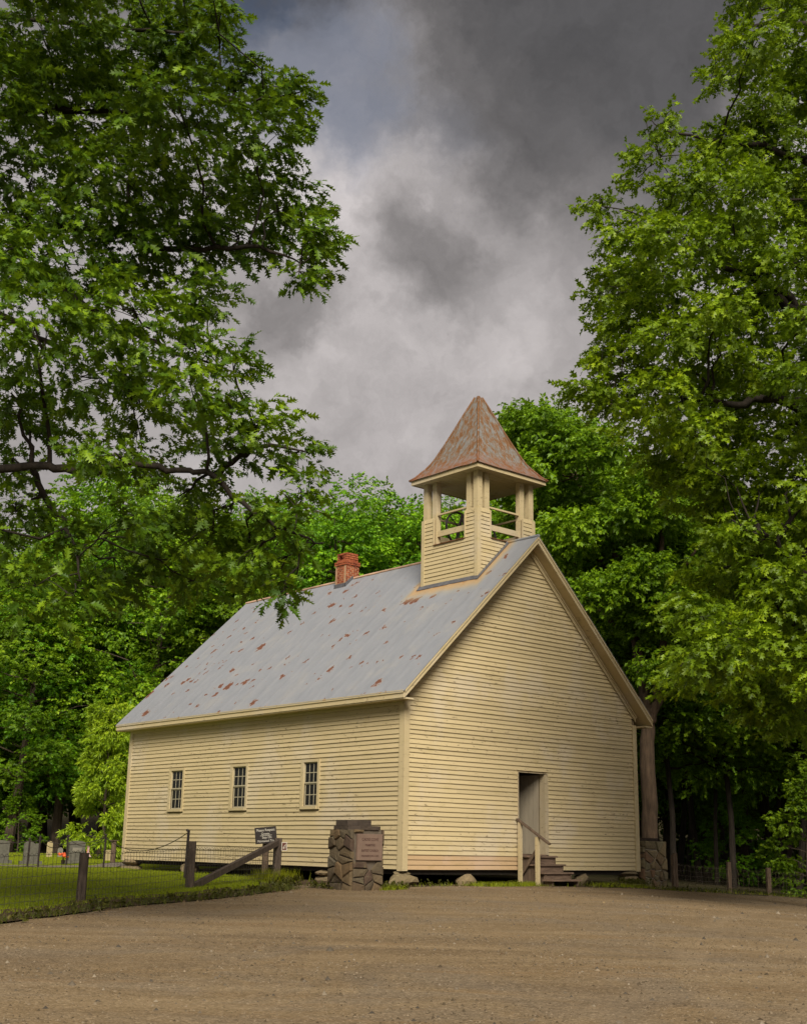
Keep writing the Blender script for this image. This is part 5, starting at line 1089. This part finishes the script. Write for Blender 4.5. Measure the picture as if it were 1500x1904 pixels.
def big_tree(name, label, clumps, limbs, leaf, lm, bark, n, length, size, per_m2, seed, depth_r=1.15, twigs=6, cat='tree', outdir=.5):
    rd = np.random.default_rng(seed); base = Vector(limbs[0][0][:3]); t = thing(name, label, cat, base)
    tr = MB(); br = MB(); pts = []
    for i, l in enumerate(limbs):
        s = smooth_limb(l, rd) if i else smooth_limb(l, np.random.default_rng(0), .25); (tr if i == 0 else br).tube(s[:, :3].tolist(), s[:, 3].tolist(), 10 if i == 0 else 7); pts.append(s)
    allp = np.concatenate(pts); axis = allp[0, :3]
    P = []; A = []; TN = []
    for (x, y, z, rx, rz, dens) in clumps:
        c = np.array([x, y, z]); d = np.linalg.norm(allp[:, :3] - c, axis=1) + 2.0 * np.maximum(0, allp[:, 2] - c[2] - .4); j = int(np.argmin(d))
        q = bez(allp[j, :3], c, .12 * d[j], 6, rd); r0 = min(allp[j, 3] * .6, .05 + .012 * d[j])
        br.tube(q.tolist(), np.linspace(max(r0, .012), .010, 6).tolist(), 5, False)
        m_ = max(6, int(per_m2 * math.pi * rx * rz * dens * rd.uniform(.85, 1.2)))
        u = rd.normal(0, 1, (m_, 3)); u /= np.linalg.norm(u, axis=1, keepdims=True); rr = rd.uniform(.12, 1, m_) ** .55
        off = u * rr[:, None] * np.array([rx, rx * depth_r, rz]) * np.where(rd.uniform(0, 1, (m_, 1)) < .12, 1.22, 1.0); p = c + off
        o2 = p - np.array([axis[0], axis[1], p[:, 2].mean()]); o2[:, 2] = 0; o2 /= np.maximum(np.linalg.norm(o2, axis=1, keepdims=True), .1)
        a = off / np.linalg.norm(off, axis=1, keepdims=True) * .8 + o2 * outdir + rd.normal(0, .35, (m_, 3)); a[:, 2] = a[:, 2] * .55 - .12
        P.append(p - a / np.linalg.norm(a, axis=1, keepdims=True) * length * .5); A.append(a); TN.append(np.full(m_, rd.normal(0, .13)))
        for k in range(twigs):
            e = P[-1][rd.integers(m_)]; br.tube(bez(q[rd.integers(3, 6)], e, .06, 6).tolist(), [.010, .008, .007, .006, .004, .003], 3, False)
    V, F, T = foliage(np.concatenate(P), np.concatenate(A), leaf, n, length, size, .45, 8, seed, np.concatenate(TN))
    tr.build('trunk', bark, t, True); tag(br.build('branches', bark, t, True), kind='stuff')
    o = link('crown', npmesh('crown', V, F, T), lm, t); tag(o, kind='stuff')
    return t, len(F)
ntri = 0
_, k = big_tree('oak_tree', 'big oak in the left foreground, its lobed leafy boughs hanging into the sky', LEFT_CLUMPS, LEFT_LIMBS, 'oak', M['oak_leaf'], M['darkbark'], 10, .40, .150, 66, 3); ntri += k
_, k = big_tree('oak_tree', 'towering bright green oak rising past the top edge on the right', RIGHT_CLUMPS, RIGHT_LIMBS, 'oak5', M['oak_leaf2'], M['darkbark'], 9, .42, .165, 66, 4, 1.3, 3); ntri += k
_, k = big_tree('forked_tree', 'forked pale trunked tree standing behind the right corner of the church', FORK_CLUMPS, FORK_LIMBS, 'leaf', M['fork_leaf'], M['barkpale'], 11, .52, .165, 60, 5, 1.2, 3); ntri += k

# ------------------------------------------------------------------ forest trees: a few grown forms, each placed as an individual
def forest_form(seed, nclump, low, rad, leaf='leaf', size=.165, n=12, sp_per=92, girth=1.0):
    """unit: 20 m tall tree at the origin"""
    rd = np.random.default_rng(seed); tr = MB(); H = 20.0
    bend = rd.normal(0, .35, (6, 2)).cumsum(0) * .5; zs = np.linspace(-.3, H * .92, 6)
    path = np.array([[bend[i, 0] if i else 0, bend[i, 1] if i else 0, zs[i]] for i in range(6)]); rr = np.array([.30, .24, .20, .15, .10, .03]) * girth
    tr.tube(path.tolist(), rr.tolist(), 8); P = []; A = []; TN = []; br = MB()
    for i in range(nclump):
        f = (i + rd.uniform(0, 1)) / nclump; z = low + (H - low - .9) * f; g = (z - low) / (H - low)
        R_ = rad * (1.0 - .75 * max(0, g - .35) / .65) * (.55 + .45 * min(1, g / .2)) * rd.uniform(.55, 1.05); a = i * 2.4 + rd.normal(0, .4)
        k = np.array([np.interp(z, path[:, 2], path[:, 0]), np.interp(z, path[:, 2], path[:, 1]), z]); c = k + np.array([math.cos(a) * R_, math.sin(a) * R_, rd.normal(0, .3)])
        s0 = k - np.array([0, 0, .25 * R_]); br.tube(bez(s0, c, .15, 5, rd).tolist(), [.075, .06, .045, .03, .012], 5, False)
        r1 = rad * rd.uniform(.24, .40); r2 = r1 * rd.uniform(.55, .8); m_ = int(sp_per * rd.uniform(.8, 1.2))
        u = rd.normal(0, 1, (m_, 3)); u /= np.linalg.norm(u, axis=1, keepdims=True); q = rd.uniform(.15, 1, m_) ** .5; off = u * q[:, None] * np.array([r1, r1, r2])
        p = c + off; ax = off / np.linalg.norm(off, axis=1, keepdims=True) * .7 + np.array([math.cos(a), math.sin(a), 0]) * .5 + rd.normal(0, .35, (m_, 3)); ax[:, 2] = ax[:, 2] * .5 - .1
        P.append(p); A.append(ax); TN.append(np.full(m_, rd.normal(0, .14)))
    V, F, T = foliage(np.concatenate(P), np.concatenate(A), leaf, n, .6, size, .4, 6, seed, np.concatenate(TN))
    me = npmesh('crown', V, F, T); tm = bpy.data.meshes.new('trunk'); tr.v += []; b = len(tr.v); tr.v += br.v; tr.f += [tuple(b + i for i in f) for f in br.f]
    tm.from_pydata(tr.v, [], tr.f); tm.update(); return tm, me, len(F)
FORMS = []
for sd, nc, low, rad in ((101, 44, 3.6, 4.6), (102, 46, 3.0, 5.2), (103, 40, 4.6, 4.2), (104, 44, 3.6, 5.0)):
    a, b, k = forest_form(sd, nc, low, rad); FORMS.append((a, b)); ntri += k
a, b, k = forest_form(105, 34, 6.4, 5.2, girth=.5); HIGH = (a, b); ntri += k
rt = random.Random(77)
def forest_tree(form, x, y, z, h, label, group, name='forest_tree', wide=1.0, lm=None, bark=None, rz=None):
    t = thing(name, label, 'tree', (x, y, z), group, rt.uniform(0, 6.28) if rz is None else rz)
    k = h / 20.0; t.scale = (k * wide, k * wide, k)
    for nm, me, m in (('trunk', form[0], bark or M['bark']), ('crown', form[1], lm or M['wood_leaf'])):
        o = bpy.data.objects.new(nm, me); COL.objects.link(o); o.parent = t
        if not me.materials: me.materials.append(m)
        if nm == 'crown': o['kind'] = 'stuff'
    return t
FL = ['leafy tree at the far left edge of the wood, outside the graveyard', 'leafy tree behind the gravestone at the left picture edge', 'green tree at the wood edge behind the leftmost gravestones', 'green tree at the wood edge behind the tall cream gravestone',
      'tallest tree of the left wood, its bright top showing under the oak bough', 'tree left of the church roof, beyond its back eave', 'tall tree just left of the back gable of the church', 'tree crown directly over the back end of the church ridge', 'tree behind the ridge left of the brick chimney',
      'tall tree whose top shows left above the brick chimney', 'tree directly behind the brick chimney', 'tree behind the ridge between chimney and steeple', 'tree crown touching the left side of the steeple posts', 'tree behind the steeple, seen through its openings', 'tree whose crown rises right beside the steeple roof']
for i, (x, y, z, h) in enumerate(FOREST_FRONT): forest_tree(FORMS[i % 4], x, y, z, h, FL[i], 'trees along the edge of the wood behind the church', wide=1.25 if h < 17 else 1.08)
for i, (x, y, z, h) in enumerate(FOREST_BACK): forest_tree(FORMS[(i * 3 + 1) % 4], x, y, z, h, 'tree of the second row, deep in the wood behind the church', 'deep wood trees behind the church', wide=1.2)
for i, (x, y, z, h) in enumerate(FOREST_RIGHT):
    if i >= 24: forest_tree(HIGH, x, y, z, h, 'high crowned tree closing the canopy over the dark wood on the right', 'canopy trees over the right wood', wide=1.25)
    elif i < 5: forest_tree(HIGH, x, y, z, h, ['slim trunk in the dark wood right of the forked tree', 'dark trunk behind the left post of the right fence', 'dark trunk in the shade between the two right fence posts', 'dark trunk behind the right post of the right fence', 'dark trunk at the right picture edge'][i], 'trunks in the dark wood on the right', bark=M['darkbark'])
    else: forest_tree(HIGH if i < 7 else FORMS[(i * 3) % 4], x, y, z, h, 'shaded tree deep in the dark wood on the right', 'deep wood trees on the right', wide=1.2)
a, b, k = forest_form(106, 44, .5, 4.8, 'lance', .52, 11, 52); ntri += k
YT = (a, b)
p = gp(54, -12.35); forest_tree(YT, p.x, p.y, p.z, 6.8, 'young yellow-green tree hugging the back left corner of the church', None, 'young_tree', .82, M['young_leaf'])
# understorey bushes and saplings at the wood edge
a, b, k = forest_form(107, 26, .9, 6.5, 'leaf', .42, 10, 60); ntri += k
BUSH = (a, b)
BL = [(44.5, 14.1, 4.4, 'broad low bush hanging over the fence at the right picture edge'), (55, 14.4, 4.2, 'small sapling in the dark gap right of the forked tree'), (46.5, 17.5, 5.0, 'bush outside the right picture edge beyond the fence')]
for s, t_, h, lab in BL: q = gp(s, t_); forest_tree(BUSH, q.x, q.y, q.z, h, lab, 'understorey bushes at the wood edge', 'bush', 1.0)
rb2 = random.Random(5)
for i in range(9):
    q = gp(rb2.uniform(64, 70), -26 + i * 3.6 + rb2.uniform(-.6, .6)); forest_tree(BUSH, q.x, q.y, q.z, rb2.uniform(1.8, 3.2), 'low dark undergrowth bush along the foot of the wood behind the graves', 'undergrowth behind the graves', 'bush', 1.1)
for i in range(9):
    q = gp(rb2.uniform(70, 76), 13 + i * 2.2); forest_tree(BUSH, q.x, q.y, q.z, rb2.uniform(3.0, 6.0), 'dark undergrowth bush deep in the shade of the right wood', 'undergrowth in the right wood', 'bush', 1.2)

# ------------------------------------------------------------------ grass, weeds, pebbles (nobody could count them)
def blades(name, pts, h, w, m, seed, lean=.5, label=None):
    r = np.random.default_rng(seed); n = len(pts); pts = np.asarray(pts); a = r.uniform(0, 2*np.pi, n); H = h * r.uniform(.5, 1.4, n); ww_ = w * r.uniform(.7, 1.3, n)
    dx = np.cos(a); dy = np.sin(a); ln = r.uniform(0, lean, n); b = r.uniform(0, 2*np.pi, n)
    v0 = pts + np.stack([dx*ww_, dy*ww_, np.zeros(n)], -1); v1 = pts - np.stack([dx*ww_, dy*ww_, np.zeros(n)], -1); v2 = pts + np.stack([np.cos(b)*ln*H, np.sin(b)*ln*H, H], -1)
    V = np.stack([v0, v1, v2], 1).reshape(-1, 3); T = np.repeat(np.clip(r.normal(.5, .25, n), 0, 1), 3)
    return tag(link(name, npmesh(name, V, np.arange(3*n).reshape(-1, 3), T), m), label, 'grass', kind='stuff')
def scatter(poly, n, seed, inset=.05, off=0.0, rise=None, weight=None):
    r = np.random.default_rng(seed); P = poly; xs = [p[0] for p in P]; ys = [p[1] for p in P]; out = []
    while len(out) < n:
        k = 4000; a = r.uniform(min(xs), max(xs), k); b = r.uniform(min(ys), max(ys), k)
        ins = np.zeros(k, bool)
        for i in range(len(P)):
            x1, y1 = P[i]; x2, y2 = P[i-1]
            with np.errstate(divide='ignore', invalid='ignore'): ins ^= ((y1 > b) != (y2 > b)) & (a < (x2 - x1) * (b - y1) / (y2 - y1 + 1e-12) + x1)
        if weight is not None: ins &= r.uniform(0, 1, k) < weight(a, b)
        for x_, y_ in zip(a[ins], b[ins]): out.append((x_, y_))
    out = np.array(out[:n]); X, Y = st2xy(out[:, 0], out[:, 1]); Z = zg_st(out[:, 0], out[:, 1]) + off
    if rise is not None: Z = Z + rise
    return np.stack([X, Y, Z], -1)
LV_ = [(14, -12), (14, -7.6), (18.9, -6.15), (22.0, -5.3), (24.4, -4.35), (26.8, -3.3), (29.0, -2.8), (31.4, -3.2), (33.6, -3.5), (36.2, -4.8), (40.5, -8.1), (44, -10), (48, -11), (60, -10), (60, -20), (40, -18)]
blades('lawn_grass', scatter(LV_, 130000, 1, off=.075, weight=lambda s, t: np.clip(26 / s, .12, 1) ** 1.6), .055, .007, M['grass'], 2, .8, 'short mown green grass of the graveyard lawn')
def strip(poly_pts, n, seed, spread, off=0.0):
    r = np.random.default_rng(seed); P = np.array(poly_pts, float); seg = np.linalg.norm(np.diff(P, axis=0), axis=1); cs = np.concatenate([[0], np.cumsum(seg)]); u = r.uniform(0, cs[-1], n)
    s = np.interp(u, cs, P[:, 0]) + r.normal(0, spread, n); t = np.interp(u, cs, P[:, 1]) + r.normal(0, spread, n)
    X, Y = st2xy(s, t); return np.stack([X, Y, zg_st(s, t) + off], -1)
VG = [(14, -7.3), (18.9, -5.85), (22.0, -5.0), (24.4, -4.05), (26.8, -3.0), (29.1, -2.5), (30.6, -2.65), (32.4, -3.0)]
blades('verge_grass', strip(VG, 2300, 4, .17, .02), .085, .008, M['weed'], 5, .9, 'ragged brownish grass on the bank below the lawn fence')
FRB = [(31.2, -1.9), (31.3, -.2), (32.1, .8), (33.3, 2.2), (34.3, 3.6), (35.2, 5.2), (36.0, 6.6), (36.8, 7.7), (39.0, 9.4), (41, 11), (43.4, 14)]
blades('church_foot_grass', np.concatenate([strip(FRB, 650, 6, .22, .0), strip([(33.2, 2.0), (34.6, 3.9)], 2200, 7, .18), strip([(35.8, 5.6), (37.5, 7.2)], 1400, 8, .22), strip([(29.9, -1.2), (29.7, -.4), (30.4, .1)], 900, 9, .10)]), .10, .007, M['grass'], 9, .9, 'scrappy grass along the stone piers at the church foot')
blades('post_foot_grass', np.concatenate([strip([(31.7, -3.2), (32.6, -2.9)], 1500, 61, .22, .05)]), .26, .008, M['grass'], 10, .7, 'tall grass tuft round the notice post and end fence post')
def weeds(name, P, seed, n, length, size, label):
    r = np.random.default_rng(seed); A = np.stack([r.normal(0, 1, len(P)), r.normal(0, 1, len(P)), r.uniform(.4, 1.6, len(P))], -1)
    V, F, T = foliage(P, A, 'leaf', n, length, size, .1, 6, seed); return tag(link(name, npmesh(name, V, F, T), M['weed']), label, 'weeds', kind='stuff')
weeds('verge_weeds', np.concatenate([strip(VG, 300, 14, .19, .02), strip([(31.5, -2.9), (32.4, -2.8)], 90, 62, .25, .05)]), 15, 6, .13, .06, 'small broad leaved weeds on the earthy bank by the fence')
weeds('pillar_weeds', np.concatenate([strip([(30.3, -2.0), (29.5, -1.05), (30.0, -.3), (30.9, .2)], 240, 16, .10, .01), strip(FRB, 200, 17, .24, .0), strip([(36.4, 6.3), (37.2, 7.0)], 120, 18, .12, .1)]), 19, 6, .13, .055, 'small weeds round the stone pillar and piers')
# loose stones and leaf scraps on the lot
def pebbles(name, pts, size, seed, m, label):
    r = np.random.default_rng(seed); n = len(pts); base = np.array([(1,0,0),(-.5,.87,0),(-.5,-.87,0),(.1,.05,.75)]); Fb = np.array([(0,1,3),(1,2,3),(2,0,3)])
    a = r.uniform(0, 6.28, n); sc = size * r.lognormal(0, .45, n); c, s = np.cos(a), np.sin(a); B = base[None] * r.uniform(.6, 1.3, (n, 4, 3))
    V = np.stack([B[..., 0]*c[:, None] - B[..., 1]*s[:, None], B[..., 0]*s[:, None] + B[..., 1]*c[:, None], B[..., 2] - .1], -1) * sc[:, None, None] + pts[:, None, :]
    F = (Fb[None] + 4*np.arange(n)[:, None, None]).reshape(-1, 3); return tag(link(name, npmesh(name, V.reshape(-1, 3), F, np.repeat(r.uniform(0, 1, n), 4)), m), label, 'gravel', kind='stuff')
def peb_mat(name, a, b_, c_):
    m, nt, b = mat(name, .9, .15); at = N(nt, 'ShaderNodeAttribute', attribute_name='tint'); lk(nt, ramp(nt, at.outputs['Fac'], (0, a), (.6, b_), (1, c_)), b.inputs['Base Color']); return m
GP = [(6, -6), (16, -6.3), (22, -4.7), (26.8, -2.7), (30, -2.3), (31.2, 0), (34.3, 4.2), (36.4, 7.7), (42, 14), (30, 14), (6, 6)]
pebbles('loose_gravel', scatter(GP, 60000, 23, weight=lambda s, t: np.clip(14 / s, .1, 1)), .009, 24, peb_mat('loose_gravel_stones', (.065, .047, .028), (.15, .112, .07), (.24, .185, .125)), 'loose gravel stones strewn over the lot')
pebbles('scattered_stones', scatter(GP, 1500, 33, weight=lambda s, t: np.clip(12 / s, .15, 1)), .020, 34, peb_mat('scattered_lot_stones', (.06, .05, .04), (.15, .12, .085), (.27, .22, .16)), 'larger loose stones scattered over the gravel lot')
pebbles('leaf_scraps', np.concatenate([scatter(GP, 260, 25), strip(FRB, 500, 26, .35), strip([(18, -5.6), (24, -3.8), (30, -1.8)], 500, 27, .3)]), .017, 28, peb_mat('dry_leaf_scraps', (.09, .055, .03), (.17, .115, .06), (.26, .19, .10)), 'dry pale leaf scraps along the edge of the lot')
print('leaf triangles', ntri, 'total', sum(len(m.polygons) for m in bpy.data.meshes), 'front boards', nfront)
